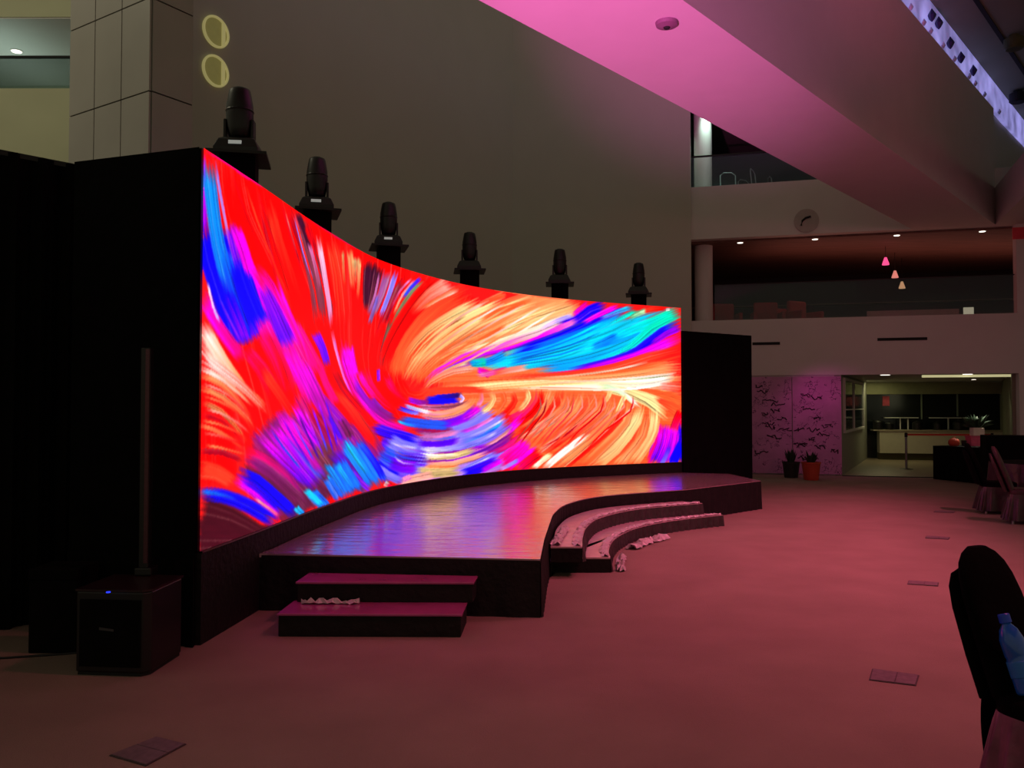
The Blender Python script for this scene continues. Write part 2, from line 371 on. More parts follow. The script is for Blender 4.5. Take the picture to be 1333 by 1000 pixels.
# ---------------------------------------------------------------- link bridge (ceiling beam) and right gallery
TH = math.atan((1625-666.5)/FPX)
Bd = Vector((math.sin(TH), math.cos(TH))); Bn = Vector((-math.cos(TH), math.sin(TH)))
def solve_s(px, py, z):
    q = onz(px, py, z); return q.x*Bn.x+q.y*Bn.y
ZBm = 6.05
sLft = (solve_s(625,0,ZBm)+solve_s(905,150,ZBm))/2; sRgt = (solve_s(893,0,ZBm)+solve_s(1185,215,ZBm))/2
def wall_hit(s):
    # along the bridge line until the far wall plane
    b = Bn*s; t = ((W0-b).dot(Nn))/Bd.dot(Nn); return b+Bd*t
def hang(s, t): q = Bn*s+Bd*t; return (q.x, q.y)
ZTop = (lambda q: q)(0)
# height of the fascia top from the cove line
def z_at(px, py, s):
    u = (px-666.5)/FPX; v = (500-py)/FPX
    dd = Vector((u, math.cos(PITCH)-v*math.sin(PITCH), math.sin(PITCH)+v*math.cos(PITCH)))
    k = s/(dd.x*Bn.x+dd.y*Bn.y); return EYE+dd.z*k
ZF = (z_at(1170,0,sRgt)+z_at(1333,185,sRgt))/2; ZC = (z_at(1212,0,sRgt)+z_at(1333,155,sRgt))/2
hl, hr = wall_hit(sLft), wall_hit(sRgt)
struct('link_bridge', MB().prism([hang(sLft,-3), hang(sRgt,-3), tuple(hr), tuple(hl)], ZBm, ZF), M['white'],
       label='pale boxed bridge crossing overhead with pink lit underside')
struct('link_bridge_end', MB().prism([tuple(hr+Nn*.26), tuple(hl+Nn*.26), hang(sLft,30), hang(sRgt,30)], 7.45, ZF), M['white'])
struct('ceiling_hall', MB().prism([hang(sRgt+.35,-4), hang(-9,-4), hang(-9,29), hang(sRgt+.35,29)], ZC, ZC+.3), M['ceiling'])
struct('trim_4', MB().prism([hang(sRgt-.62,-4), hang(sRgt-.70,-4), hang(sRgt-.70,24), hang(sRgt-.62,24)], ZC-.03, ZC), M['joint'])
# cove: glowing band above the fascia
t = thing('cove_light', 'long bluish-white light band hung with crystals on the bridge edge', 'light', Vector((*hang(sRgt+.15, 8), ZF)))
obj('glow_band', MB().prism([hang(sRgt+.10,-3), hang(sRgt+.02,-3), hang(sRgt+.02,28), hang(sRgt+.10,28)], ZF, ZC), M['tracklight'], t, t.location)
crys = mat('crystal', (210,210,235), .05, noise=.05, spec=.9, coat=.6)
crysd = mat('dark_crystal', (50,46,92), .2, noise=.1)
proto = None
for i, (px, py, big) in enumerate(((1186,22,1),(1213,20,2),(1203,38,1),(1212,45,1),(1237,56,2),(1251,75,2),(1243,86,1),(1262,104,1),(1270,118,1),(1282,130,1),(1301,150,1),(1222,30,2),(1228,66,1),(1267,92,2))):
    u = (px-666.5)/FPX; v = (500-py)/FPX
    dd = Vector((u, math.cos(PITCH)-v*math.sin(PITCH), math.sin(PITCH)+v*math.cos(PITCH)))
    k = (sRgt-.04)/(dd.x*Bn.x+dd.y*Bn.y); p = Vector((0,0,EYE))+dd*k; p.z = ZF+.02 if big == 1 else min(max(p.z, ZF+.15), ZC-.15)
    R_ = .045 if big == 1 else .085
    tag(obj('crystal_drop', MB().lathe([(.004,R_*1.6),(R_*.8,R_*.3),(R_,-.1*R_),(R_*.5,-R_),(.004,-R_*1.5)], (0,0,0), 8), crys if big == 1 else crysd),
        'small clear crystal hanging on the cove light edge' if big == 1 else 'dark crystal hanging in front of the cove light band', 'crystal', 'clear crystals on the cove' if big == 1 else 'dark crystals on the cove').location = p
# ceiling spots seen at the right edge
for px, py, l in ((1325,118,'black ceiling spotlight nearest the cove at the right edge'), (1320,46,'olive ceiling fitting at the upper right edge')):
    p = onz(px, py, ZC)
    t = thing('ceiling_spotlight', l, 'spotlight', p, 0, 'ceiling spotlights')
    mm = M['joint'] if py > 100 else mat('olive_fitting', (70,74,30), .6, noise=.2)
    obj('mount', MB().lathe([(.1,-.05),(.1,0)], (0,0,0), 16), mm, t)
    obj('barrel', MB().lathe([(.16,-.3),(.2,-.26),(.2,-.08),(.12,-.05)], (0,0,0), 20), mm, t)
# right gallery joining the bridge
gx = hr; gd = Vector((math.sin(math.radians(19.7)), math.cos(math.radians(19.7))))
struct('gallery_right', MB().prism([tuple(gx), tuple(gx-gd*14), tuple(gx-gd*14+Vector((8,0))), tuple(gx+E*7)], ZBm, 6.95), M['white'],
       label='pale gallery edge meeting the bridge at the far right')
# detector on the soffit
p = onz(868, 29, ZBm); t = thing('smoke_detector', 'small grey detector on the pink bridge underside', 'detector', p)
obj('housing', MB().lathe([(.05,-.06),(.12,-.04),(.13,0)], (0,0,0), 24), mat('grey_plastic', (120,90,110), .6, noise=.05), t)
obj('sensor', MB().lathe([(.03,-.075),(.04,-.06)], (0,0,0), 16), M['joint'], t)

# ---------------------------------------------------------------- column with panels, left balcony
Cc = Vector(at(195, 118, 10)[:2]); cr = Vector((math.sin(math.radians(32.6)), math.cos(math.radians(32.6)))); cl = Vector((-cr.y, cr.x))
Zj = at(195, 118, 10).z; stp = 1.13
t = thing('panelled_column', 'grey panelled column rising behind the left wing of the screen', 'column', (Cc.x, Cc.y, 0))
core = [Cc+(cr+cl)*.02, Cc+cr*.6+cl*.02, Cc+cr*.6+cl*1.72, Cc+cr*.02+cl*1.72]
obj('core', MB().prism([tuple(q) for q in core], 0, 11.4), M['joint'], t, t.location)
pm = MB(); z = Zj-stp*5
g_ = .009
def pan(m, a, b, z0, z1, n, th=.025):
    q = [a, b, b+n*th, a+n*th]; m.prism([tuple(v) for v in q], z0, z1)
wl = 1.72/3
zs = [0]+[Zj-stp*k for k in range(4, -1, -1)]+[Zj+stp*k for k in range(1, 7)]
zs = [z for z in zs if z >= 0]
pl = MB(); pr = MB()
for z0, z1 in zip(zs, zs[1:]):
    for k in range(3): pan(pl, Cc+cl*(wl*k+g_)-cr*.005, Cc+cl*(wl*(k+1)-g_)-cr*.005, z0+g_, z1-g_, cr)
    pan(pr, Cc+cr*(.03)-cl*.005, Cc+cr*.59-cl*.005, z0+g_, z1-g_, cl)
obj('side_panels', pl, M['tile'], t, t.location); obj('front_panels', pr, M['tile'], t, t.location)

# left balcony: fascia, glass, room, soffit; seen left of the column
LY = 15.0
def LB(x0, x1, y0, y1, z0, z1): return MB().box(x0, x1, y0, y1, z0, z1)
zf1 = at(40, 115, LY).z; zf0 = zf1-1.9; zr = at(40, 73, LY).z; zt = at(40, 22, LY).z
struct('wall_left_balcony', LB(-16, -7.2, LY, LY+.3, zf0, zf1).box(-16, -7.2, LY, LY+.3, zt, zt+2.5).box(-16,-7.2,LY+3.2,LY+3.4,zf1-.3,zt), mat('balcony_paint', (176,176,146), .85, noise=.04, nscale=1.5))
struct('ceiling_left_balcony', LB(-16, -7.2, LY+.02, LY+3.4, zt-.02, zt), M['white'])
struct('wall_left_lower', LB(-16, -7.2, LY+.4, LY+.6, 0, zf0+.2), M['wall'])
t = thing('glass_balustrade', 'glass balustrade on the balcony at the upper left', 'railing', (-10, LY, zf1))
obj('glass_panel', LB(-16, -7.25, LY+.08, LY+.1, zf1, zr), mat('teal_glass', (70,100,98), .08, alpha=.5, noise=.05), t, t.location)
obj('handrail', LB(-16, -7.25, LY+.06, LY+.12, zr, zr+.035), M['joint'], t, t.location)
tag(obj('tube_lamp', MB().box(-16, at(40,86,LY+3).x, LY+3.05, LY+3.12, at(10,91,LY+3).z, at(10,84,LY+3).z), mat('dim_tube_glow', (160,190,175), .5, emis=(110,140,125), estr=.5), origin=(-11, LY+3.1, at(10,88,LY+3).z)), 'dim horizontal tube light behind the upper left balcony glass', 'light')
p = at(22, 39, LY+1.4); downlight(Vector((p.x, p.y, zt-.02)), 'bright downlight in the ceiling of the upper left balcony', r=.09)

# round wall lamps beside the column
wl_dir = (Vector(A1)-Vector(A0)).normalized(); wl_n = Vector((wl_dir.y, -wl_dir.x))
def wl_pt(px, py):
    k = (px-666.5)/FPX; a = Vector(A0); s = (k*a.y-a.x)/(wl_dir.x-k*wl_dir.y); q = a+wl_dir*s
    return Vector((q.x, q.y, at(px, py, q.y).z))
for px, py, l in ((275, 42, 'upper round cream wall lamp beside the panelled column'), (275, 93, 'lower round cream wall lamp beside the panelled column')):
    c0 = wl_pt(px, py); t = thing('round_wall_lamp', l, 'wall lamp', c0, 0, 'round wall lamps')
    n = 36; R0 = 21*c0.y/FPX; ring = MB(); rows = []
    for k in range(n):
        a = 2*PI*k/n; row = []
        for j in range(8):
            b_ = 2*PI*j/8; rr = R0-.018+.018*math.cos(b_); hh = .03+.03*math.sin(b_)
            row.append(Vector((wl_dir.x*math.cos(a)*rr+wl_n.x*hh, wl_dir.y*math.cos(a)*rr+wl_n.y*hh, math.sin(a)*rr)))
        rows.append(row)
    rows.append(rows[0]); ring.grid(rows, True); obj('rim', ring, M['ringlamp'], t, smooth=True)
    dk = MB(); pts = [Vector((wl_dir.x*math.cos(2*PI*k/n)*(R0-.03)+wl_n.x*.02, wl_dir.y*math.cos(2*PI*k/n)*(R0-.03)+wl_n.y*.02, math.sin(2*PI*k/n)*(R0-.03))) for k in range(n)]
    pb = [q-Vector((wl_n.x*.02, wl_n.y*.02, 0)) for q in pts]
    dk.add(pts+pb, [tuple(range(n)), tuple(range(2*n-1, n-1, -1))]+[(k, n+k, n+(k+1)%n, (k+1)%n) for k in range(n)])
    obj('diffuser', dk, mat('olive_diffuser', (140,132,80), .5, emis=(112,106,58), estr=.5, noise=.1), t)
    br = MB(); 
    for q in range(1):
        a0 = .2*R0; a1 = .42*R0
        br.add([Vector((wl_dir.x*a+wl_n.x*h, wl_dir.y*a+wl_n.y*h, z)) for a in (a0+.25*R0, a1+.25*R0) for h in (.02,.05) for z in (-R0*.72, R0*.72)],
               [(0,1,3,2),(4,6,7,5),(0,4,5,1),(2,3,7,6),(1,5,7,3),(0,2,6,4)])
    obj('light_bar', br, M['ringlamp'], t)

# ---------------------------------------------------------------- LED wall
CP = [(-2.2345,6.077),(-2.14,7.02),(-1.96,9.0),(-1.61,11.0),(-.624,13.07),(.9,14.62),(3.2,15.97)]
C_ = crom(CP, 60); L_ = np.r_[0, np.cumsum(np.hypot(*np.diff(C_, axis=0).T))]; TOT = L_[-1]
ZB_, ZT_ = .667, 3.579
COL = dict(R=(255,0,0),O=(255,90,40),S=(255,150,90),Y=(250,225,150),W=(250,238,230),B=(0,0,255),L=(0,110,255),C=(0,205,245),G=(0,230,170),
M=(255,0,230),P=(150,0,230),V=(80,0,235),K=(255,0,110),D=(95,25,60),D2=(60,8,40),N=(140,15,120),LV=(125,115,255),PK=(230,120,190),T=(205,170,110),
A=(0,150,255),DR=(180,0,30),MN=(130,50,70),MV=(160,80,150),WP=(255,200,225),BG=(120,100,70),GR=(90,180,130),BB=(70,10,25),RO=(255,55,30),SK=(255,165,150),GY=(195,230,170),BL=(25,80,240))
# brush strokes of the picture: colours at both ends, width, then pairs of edge points (across, up) in thousandths of the panel height and half its length
RIB = (
('R', 'R', 150, (391, 1296, -20, 1002, 409, 1119, -10, 873, 431, 948, 3, 741, 465, 785, 23, 611, 507, 631, 50, 481, 573, 490, 87, 367, 648, 300, 119, 265, 682, 61, 134, 133, 700, -177, 145, -21)),
('R', 'R', 150, (689, 1285, 136, 941, 716, 1043, 176, 785, 741, 817, 220, 632, 759, 660, 264, 516, 786, 505, 320, 393, 840, 276, 408, 215, 903, 12, 508, 2)),
('R', 'R', 120, (942, 1199, 452, 990, 925, 1004, 473, 855, 907, 818, 494, 727, 881, 670, 505, 608, 868, 566, 543, 472, 904, 447, 658, 337, 967, 298, 777, 205)),
('R', 'R', 60, (90, 541, -21, 523, 90, 412, -21, 406, 92, 294, -21, 298, 98, 208, -21, 217, 105, 130, -20, 147)),
('D', 'D', 110, (403, 330, 115, 206, 522, 198, 196, 94, 658, 44, 292, -36)),
('R', 'O', 110, (1277, 919, 948, 1038, 1223, 797, 898, 907, 1175, 687, 847, 766, 1137, 564, 812, 624, 1098, 427, 786, 495)),
('S', 'O', 100, (1671, 788, 1596, 1130, 1566, 705, 1480, 1054, 1456, 616, 1348, 963, 1320, 499, 1186, 838, 1163, 377, 1005, 711)),
('S', 'O', 60, (2045, 355, 2038, 656, 1881, 344, 1874, 636, 1692, 331, 1686, 613, 1395, 313, 1387, 574, 1021, 298, 1011, 524)),
('O', 'O', 100, (2040, -46, 2042, 455, 1894, -35, 1896, 452, 1744, -24, 1745, 450, 1554, -9, 1555, 446, 1343, 12, 1343, 441)),
('LV', 'PK', 90, (1407, 51, 1277, 395, 1312, 5, 1196, 319, 1195, -32, 1111, 258, 1050, -41, 992, 213, 898, -34, 849, 178)),
('N', 'D', 90, (278, 375, 126, 273, 354, 323, 173, 217, 438, 264, 228, 154, 535, 192, 296, 78, 647, 107, 372, -8)),
('P', 'N', 60, (441, 415, 323, 349, 509, 367, 370, 295, 587, 306, 417, 237, 670, 228, 465, 165, 745, 141, 516, 83)),
('B', 'V', 60, (60, 837, -21, 769, 96, 781, -2, 708, 135, 723, 25, 646, 185, 658, 59, 578, 246, 586, 97, 505)),
('M', 'K', 60, (158, 835, 68, 766, 212, 770, 102, 695, 279, 697, 144, 614, 374, 598, 207, 513, 483, 477, 284, 395)),
('C', 'C', 34, (1994, 872, 1966, 1012, 1859, 787, 1833, 927, 1729, 710, 1706, 851, 1596, 642, 1575, 784, 1471, 587, 1451, 728, 1376, 552, 1358, 692, 1290, 525, 1273, 664)),
('V', 'LV', 70, (806, 280, 714, 70, 877, 248, 802, 35, 934, 223, 886, 2, 973, 212, 959, -15, 1019, 204, 1015, -22)),
('BL', 'BL', 40, (596, 221, 489, 142, 710, 147, 597, 67, 810, 67, 711, -18)),
('M', 'V', 40, (2008, 228, 1900, 264, 1995, 98, 1882, 139, 1982, -31, 1865, 14)),
('MN', 'MN', 26, (371, 998, 320, 967, 433, 843, 359, 808, 497, 674, 398, 640)),
('R', 'R', 60, (239, 1067, 143, 997, 282, 973, 160, 897, 331, 876, 183, 792, 396, 773, 218, 684, 469, 658, 260, 572)),
('R', 'R', 40, (120, 1037, 31, 971, 134, 973, 43, 909, 151, 916, 59, 848, 176, 879, 84, 804, 214, 837, 116, 761, 272, 767, 162, 694, 341, 682, 219, 613)),
('RO', 'R', 14, (225, 966, 184, 937, 249, 906, 210, 881, 275, 844, 237, 822, 304, 780, 268, 761, 336, 714, 302, 697)),
('DR', 'R', 6, (173, 937, 165, 932, 194, 880, 184, 874, 218, 820, 205, 812, 250, 750, 234, 742, 287, 675, 268, 666)),
('M', 'P', 10, (4, 996, -16, 983, 5, 933, -14, 922, 6, 874, -12, 863, 9, 825, -9, 816, 13, 780, -5, 771)),
('B', 'B', 26, (15, 832, -21, 809, 25, 784, -15, 760, 38, 736, -5, 710, 60, 685, 14, 657, 85, 631, 35, 603, 108, 578, 54, 552, 132, 525, 73, 499)),
('A', 'L', 18, (24, 988, -8, 965, 32, 935, -1, 913, 40, 883, 6, 862, 48, 833, 13, 812, 59, 782, 23, 761, 77, 724, 39, 703, 97, 662, 58, 642)),
('L', 'B', 16, (71, 787, 37, 766, 89, 733, 55, 714, 108, 675, 74, 657, 128, 606, 94, 592, 149, 532, 114, 521)),
('LV', 'PK', 3, (31, 986, 25, 981, 41, 939, 35, 935, 51, 893, 45, 888, 62, 846, 56, 842, 72, 805, 66, 801, 79, 779, 72, 775, 84, 758, 77, 754)),
('P', 'V', 16, (88, 856, 58, 836, 100, 818, 67, 798, 112, 782, 78, 761, 125, 752, 89, 730, 138, 724, 101, 701)),
('B', 'B', 34, (125, 780, 66, 743, 144, 740, 79, 701, 166, 699, 95, 656, 196, 656, 117, 610, 231, 609, 142, 561)),
('B', 'P', 24, (79, 673, 32, 640, 104, 622, 60, 594, 126, 576, 87, 554, 136, 551, 101, 533, 140, 533, 112, 519)),
('M', 'M', 14, (100, 859, 69, 835, 118, 826, 86, 803, 135, 792, 102, 770, 149, 758, 115, 738, 163, 724, 127, 705)),
('M', 'M', 10, (138, 780, 119, 767, 157, 750, 137, 736, 178, 717, 155, 703, 202, 674, 176, 660, 228, 627, 199, 613)),
('K', 'M', 24, (165, 774, 135, 745, 192, 756, 155, 725, 223, 732, 179, 699, 266, 688, 212, 654, 310, 639, 247, 605, 341, 603, 270, 568, 368, 569, 289, 534)),
('P', 'V', 24, (195, 725, 160, 701, 222, 696, 178, 668, 253, 661, 199, 631, 293, 612, 229, 579, 338, 555, 262, 521)),
('M', 'K', 8, (236, 758, 213, 743, 270, 706, 246, 692, 304, 656, 279, 642, 335, 616, 309, 603, 363, 578, 336, 566, 387, 536, 359, 525, 409, 492, 380, 482)),
('M', 'K', 16, (10, 648, -15, 631, 23, 622, -3, 604, 39, 595, 13, 575, 64, 564, 38, 542, 92, 534, 65, 511, 115, 514, 86, 489, 137, 495, 107, 470)),
('WP', 'LV', 2, (13, 675, 9, 673, 21, 641, 17, 639, 30, 610, 26, 608, 41, 587, 37, 584, 53, 566, 49, 563)),
('K', 'R', 22, (134, 527, 109, 502, 165, 507, 134, 480, 201, 480, 159, 454, 240, 439, 187, 413, 279, 391, 217, 366)),
('K', 'R', 24, (209, 602, 150, 565, 244, 560, 183, 526, 280, 510, 214, 483, 309, 451, 242, 431, 335, 387, 268, 372)),
('M', 'K', 20, (320, 561, 259, 531, 350, 518, 288, 492, 381, 468, 320, 446, 418, 399, 358, 382, 456, 321, 398, 308)),
('W', 'S', 20, (11, 575, -21, 551, 28, 547, -4, 524, 46, 518, 17, 497, 67, 488, 41, 468, 91, 458, 67, 440, 116, 430, 94, 413, 142, 400, 123, 386)),
('W', 'S', 14, (2, 533, -21, 515, 19, 508, -3, 492, 37, 484, 18, 467, 57, 464, 41, 447, 87, 441, 72, 424, 139, 405, 124, 390, 206, 362, 191, 348)),
('W', 'RO', 14, (1, 495, -15, 471, 32, 477, 17, 455, 65, 457, 49, 437, 99, 436, 83, 417, 136, 410, 119, 394, 176, 376, 158, 362, 219, 338, 202, 326)),
('S', 'R', 10, (-3, 447, -10, 429, 30, 435, 21, 418, 63, 418, 52, 404, 94, 391, 81, 380, 123, 359, 108, 350, 146, 326, 131, 319, 167, 292, 153, 286)),
('W', 'O', 6, (-6, 458, -11, 447, 27, 445, 22, 436, 64, 427, 59, 419, 108, 395, 102, 389, 156, 357, 151, 352)),
('S', 'RO', 6, (-4, 407, -8, 396, 27, 398, 23, 387, 61, 384, 54, 374, 99, 356, 90, 348, 133, 326, 123, 319, 150, 305, 139, 300, 160, 287, 148, 283)),
('S', 'O', 6, (-4, 373, -8, 363, 24, 363, 20, 353, 53, 349, 46, 340, 77, 328, 69, 321, 99, 304, 90, 298, 117, 280, 108, 276, 133, 256, 125, 252)),
('S', 'RO', 4, (-4, 313, -6, 306, 14, 307, 12, 300, 35, 300, 31, 293, 59, 287, 55, 280, 83, 272, 79, 266, 105, 257, 100, 251, 127, 241, 121, 235)),
('DR', 'R', 8, (-4, 343, -7, 328, 27, 337, 24, 324, 62, 324, 54, 313, 97, 291, 88, 284, 134, 251, 124, 245)),
('DR', 'DR', 6, (-4, 251, -5, 240, 27, 247, 26, 236, 60, 240, 58, 229, 93, 225, 89, 215, 127, 206, 122, 197)),
('RO', 'RO', 24, (-4, 223, -8, 179, 21, 215, 14, 174, 50, 202, 35, 168, 80, 180, 58, 153, 107, 155, 85, 132)),
('BB', 'BB', 80, (-21, 86, -21, -61, 16, 69, 24, -67, 78, 45, 90, -81, 149, 21, 166, -92, 237, -7, 254, -106)),
('BB', 'BB', 50, (4, 139, -14, 52, 47, 114, 27, 39, 97, 82, 70, 23, 152, 37, 122, -6, 213, -14, 186, -45)),
('K', 'N', 26, (130, 248, 109, 199, 161, 234, 137, 188, 199, 215, 167, 173, 252, 181, 212, 146, 308, 138, 258, 112, 349, 89, 293, 74, 383, 41, 327, 30)),
('N', 'D', 14, (131, 225, 117, 204, 172, 203, 155, 181, 224, 170, 200, 150, 302, 109, 272, 91, 394, 32, 359, 13)),
('B', 'B', 18, (-5, 156, -5, 124, 27, 150, 25, 117, 64, 138, 56, 106, 107, 117, 92, 87, 154, 89, 133, 60, 207, 52, 181, 25, 267, 10, 236, -18)),
('L', 'B', 6, (-5, 152, -5, 140, 15, 147, 15, 137, 40, 139, 38, 131, 71, 125, 69, 118, 107, 107, 105, 101)),
('M', 'P', 16, (98, 178, 80, 153, 120, 162, 102, 139, 146, 141, 125, 123, 176, 111, 154, 97, 209, 79, 188, 65, 243, 47, 224, 35, 279, 15, 262, 4)),
('B', 'B', 16, (106, 195, 95, 174, 139, 178, 125, 156, 177, 156, 156, 135, 221, 120, 193, 102, 267, 81, 235, 63, 309, 45, 274, 26, 352, 8, 314, -12)),
('V', 'B', 6, (114, 162, 107, 153, 146, 141, 138, 132, 183, 114, 173, 106, 227, 74, 216, 67, 276, 27, 265, 21)),
('SK', 'K', 2, (158, 99, 155, 96, 186, 76, 183, 74, 215, 54, 212, 51, 241, 33, 237, 30, 266, 13, 262, 10)),
('M', 'V', 14, (175, 285, 155, 271, 207, 258, 184, 243, 242, 228, 218, 212, 290, 190, 262, 173, 340, 151, 309, 133, 380, 120, 346, 101, 417, 90, 381, 71)),
('M', 'V', 22, (223, 313, 187, 292, 259, 281, 218, 259, 299, 246, 252, 223, 346, 201, 293, 179, 393, 156, 336, 132, 434, 119, 374, 93, 473, 83, 409, 56)),
('P', 'BL', 16, (298, 290, 265, 274, 338, 252, 302, 235, 384, 209, 344, 191, 441, 158, 398, 138, 503, 100, 456, 79)),
('M', 'N', 22, (276, 359, 227, 337, 312, 320, 259, 297, 351, 280, 296, 254, 400, 239, 344, 210, 452, 194, 390, 167, 492, 150, 423, 127, 529, 106, 455, 86)),
('M', 'V', 20, (322, 389, 281, 370, 363, 346, 317, 326, 407, 300, 357, 279, 459, 249, 406, 227, 509, 198, 449, 177, 540, 158, 471, 144, 563, 125, 487, 113)),
('RO', 'R', 12, (191, 476, 164, 457, 219, 448, 192, 430, 248, 419, 221, 403, 276, 389, 249, 375, 301, 361, 274, 349, 319, 337, 293, 327, 335, 314, 310, 305)),
('K', 'N', 18, (351, 427, 307, 409, 386, 384, 336, 366, 423, 338, 370, 319, 470, 284, 413, 264, 521, 225, 460, 204)),
('M', 'N', 22, (368, 522, 304, 492, 407, 475, 338, 446, 448, 422, 375, 395, 492, 355, 416, 331, 540, 280, 458, 260)),
('R', 'N', 10, (397, 387, 364, 375, 438, 332, 405, 321, 474, 276, 442, 268, 496, 230, 465, 225, 514, 187, 483, 183)),
('DR', 'N', 14, (422, 352, 378, 331, 463, 311, 418, 292, 502, 265, 454, 249, 536, 211, 484, 201, 569, 155, 513, 147)),
('MN', 'D', 26, (458, 250, 383, 219, 494, 213, 417, 182, 532, 173, 451, 143, 572, 131, 483, 104, 612, 88, 516, 62)),
('DR', 'DR', 16, (314, 1023, 262, 983, 342, 980, 292, 945, 370, 934, 322, 902, 401, 880, 354, 853, 429, 821, 385, 798, 453, 758, 411, 740, 474, 693, 436, 679)),
('MN', 'MN', 30, (344, 1004, 303, 976, 380, 954, 328, 920, 416, 900, 351, 862, 450, 846, 372, 806, 480, 789, 390, 749, 506, 728, 402, 689, 531, 664, 414, 627)),
('LV', 'MV', 3, (318, 983, 307, 976, 330, 955, 319, 948, 344, 923, 333, 917, 362, 882, 351, 876, 382, 842, 371, 836, 401, 813, 390, 807, 420, 788, 410, 782)),
('D2', 'D2', 7, (335, 1004, 312, 986, 355, 976, 334, 961, 374, 948, 354, 935, 387, 918, 370, 908, 399, 888, 384, 880)),
('R', 'DR', 10, (390, 993, 353, 970, 396, 969, 364, 949, 404, 946, 377, 928, 417, 924, 394, 909, 431, 901, 413, 889)),
('PK', 'MN', 5, (392, 923, 374, 912, 408, 893, 390, 883, 423, 856, 406, 848, 439, 803, 422, 796, 454, 742, 439, 736)),
('SK', 'DR', 2, (270, 979, 265, 976, 287, 941, 282, 938, 305, 902, 300, 899, 327, 860, 321, 857, 349, 817, 344, 814)),
('RO', 'R', 22, (524, 992, 461, 956, 550, 936, 479, 899, 576, 867, 495, 834, 596, 770, 506, 742, 613, 663, 515, 640)),
('WP', 'PK', 7, (435, 976, 408, 961, 450, 926, 425, 912, 466, 871, 441, 860, 482, 805, 459, 796, 497, 739, 475, 732, 506, 688, 485, 682, 513, 642, 493, 637)),
('PK', 'M', 4, (506, 656, 490, 650, 517, 616, 502, 611, 531, 573, 517, 569, 552, 520, 540, 517, 579, 467, 568, 463, 610, 423, 600, 420, 642, 381, 634, 378)),
('T', 'RO', 3, (567, 965, 553, 960, 569, 925, 556, 920, 572, 886, 558, 881, 575, 852, 561, 847, 577, 819, 564, 815)),
('S', 'RO', 8, (620, 987, 583, 970, 624, 950, 589, 936, 627, 912, 595, 899, 631, 867, 601, 856, 635, 821, 607, 812)),
('T', 'R', 10, (662, 976, 615, 959, 660, 940, 618, 926, 658, 905, 621, 893, 655, 873, 623, 863, 653, 841, 626, 833)),
('Y', 'RO', 4, (671, 970, 653, 964, 669, 923, 651, 918, 666, 876, 650, 872, 661, 827, 646, 824, 656, 778, 642, 776)),
('D2', 'D2', 18, (765, 991, 689, 971, 753, 926, 684, 910, 741, 865, 681, 850, 735, 806, 683, 794, 730, 748, 686, 738)),
('D2', 'MN', 12, (796, 981, 750, 973, 783, 927, 741, 921, 768, 871, 731, 867, 749, 806, 718, 803, 729, 739, 704, 738)),
('DR', 'R', 14, (921, 949, 879, 966, 898, 915, 860, 929, 874, 876, 839, 887, 844, 822, 812, 830, 813, 760, 782, 765, 784, 690, 757, 693, 755, 617, 731, 620)),
('MV', 'MV', 12, (841, 976, 798, 973, 821, 909, 782, 907, 799, 843, 764, 845, 772, 784, 742, 788, 743, 730, 716, 733)),
('LV', 'LV', 7, (868, 980, 844, 979, 850, 916, 827, 916, 830, 853, 809, 855, 808, 795, 788, 798, 784, 740, 765, 742)),
('PK', 'MV', 3, (778, 944, 770, 942, 767, 889, 758, 888, 755, 836, 745, 835, 736, 785, 725, 785, 714, 736, 702, 737)),
('LV', 'MV', 5, (772, 840, 760, 840, 761, 803, 747, 803, 750, 767, 734, 767, 739, 731, 720, 732, 727, 696, 707, 696)),
('MN', 'DR', 8, (891, 935, 865, 938, 874, 890, 847, 894, 855, 840, 828, 844, 831, 776, 804, 780, 805, 708, 776, 713)),
('PK', 'DR', 2, (935, 965, 930, 969, 903, 925, 898, 929, 874, 884, 868, 886, 851, 836, 845, 837, 831, 786, 824, 787)),
('PK', 'S', 2, (949, 962, 944, 966, 918, 918, 912, 922, 889, 874, 882, 876, 866, 823, 859, 825, 846, 772, 839, 773)),
('V', 'BL', 4, (977, 975, 967, 983, 951, 942, 941, 949, 926, 910, 917, 916, 907, 881, 898, 885, 890, 851, 881, 855)),
('GR', 'BG', 9, (996, 957, 976, 972, 968, 918, 946, 933, 941, 879, 917, 892, 915, 837, 890, 848, 892, 794, 865, 802, 873, 750, 843, 757, 854, 705, 824, 713)),
('BG', 'MN', 12, (870, 753, 829, 760, 849, 707, 813, 714, 830, 661, 797, 665, 811, 606, 782, 609, 796, 556, 771, 558, 787, 527, 766, 529, 780, 505, 764, 506)),
('Y', 'RO', 2, (1017, 974, 1012, 978, 980, 929, 975, 934, 946, 884, 940, 887, 920, 835, 914, 837, 896, 783, 890, 784, 871, 725, 865, 727, 846, 667, 839, 669)),
('R', 'R', 30, (1101, 959, 1033, 1029, 1054, 906, 986, 967, 1008, 850, 936, 897, 956, 774, 883, 810, 908, 693, 835, 722, 868, 620, 797, 640, 841, 556, 769, 562, 837, 502, 770, 495, 840, 444, 780, 436)),
('R', 'R', 22, (754, 730, 660, 722, 741, 682, 652, 674, 732, 633, 649, 620, 734, 569, 659, 555, 742, 508, 676, 493, 753, 470, 698, 452, 767, 436, 721, 419)),
('R', 'R', 18, (801, 695, 731, 696, 783, 631, 715, 631, 772, 571, 705, 566, 772, 515, 711, 503, 785, 466, 734, 444, 818, 422, 780, 394, 860, 376, 828, 348)),
('SK', 'RO', 24, (1138, 959, 1100, 1034, 1084, 921, 1048, 981, 1033, 883, 996, 925, 986, 834, 952, 861, 939, 781, 912, 800)),
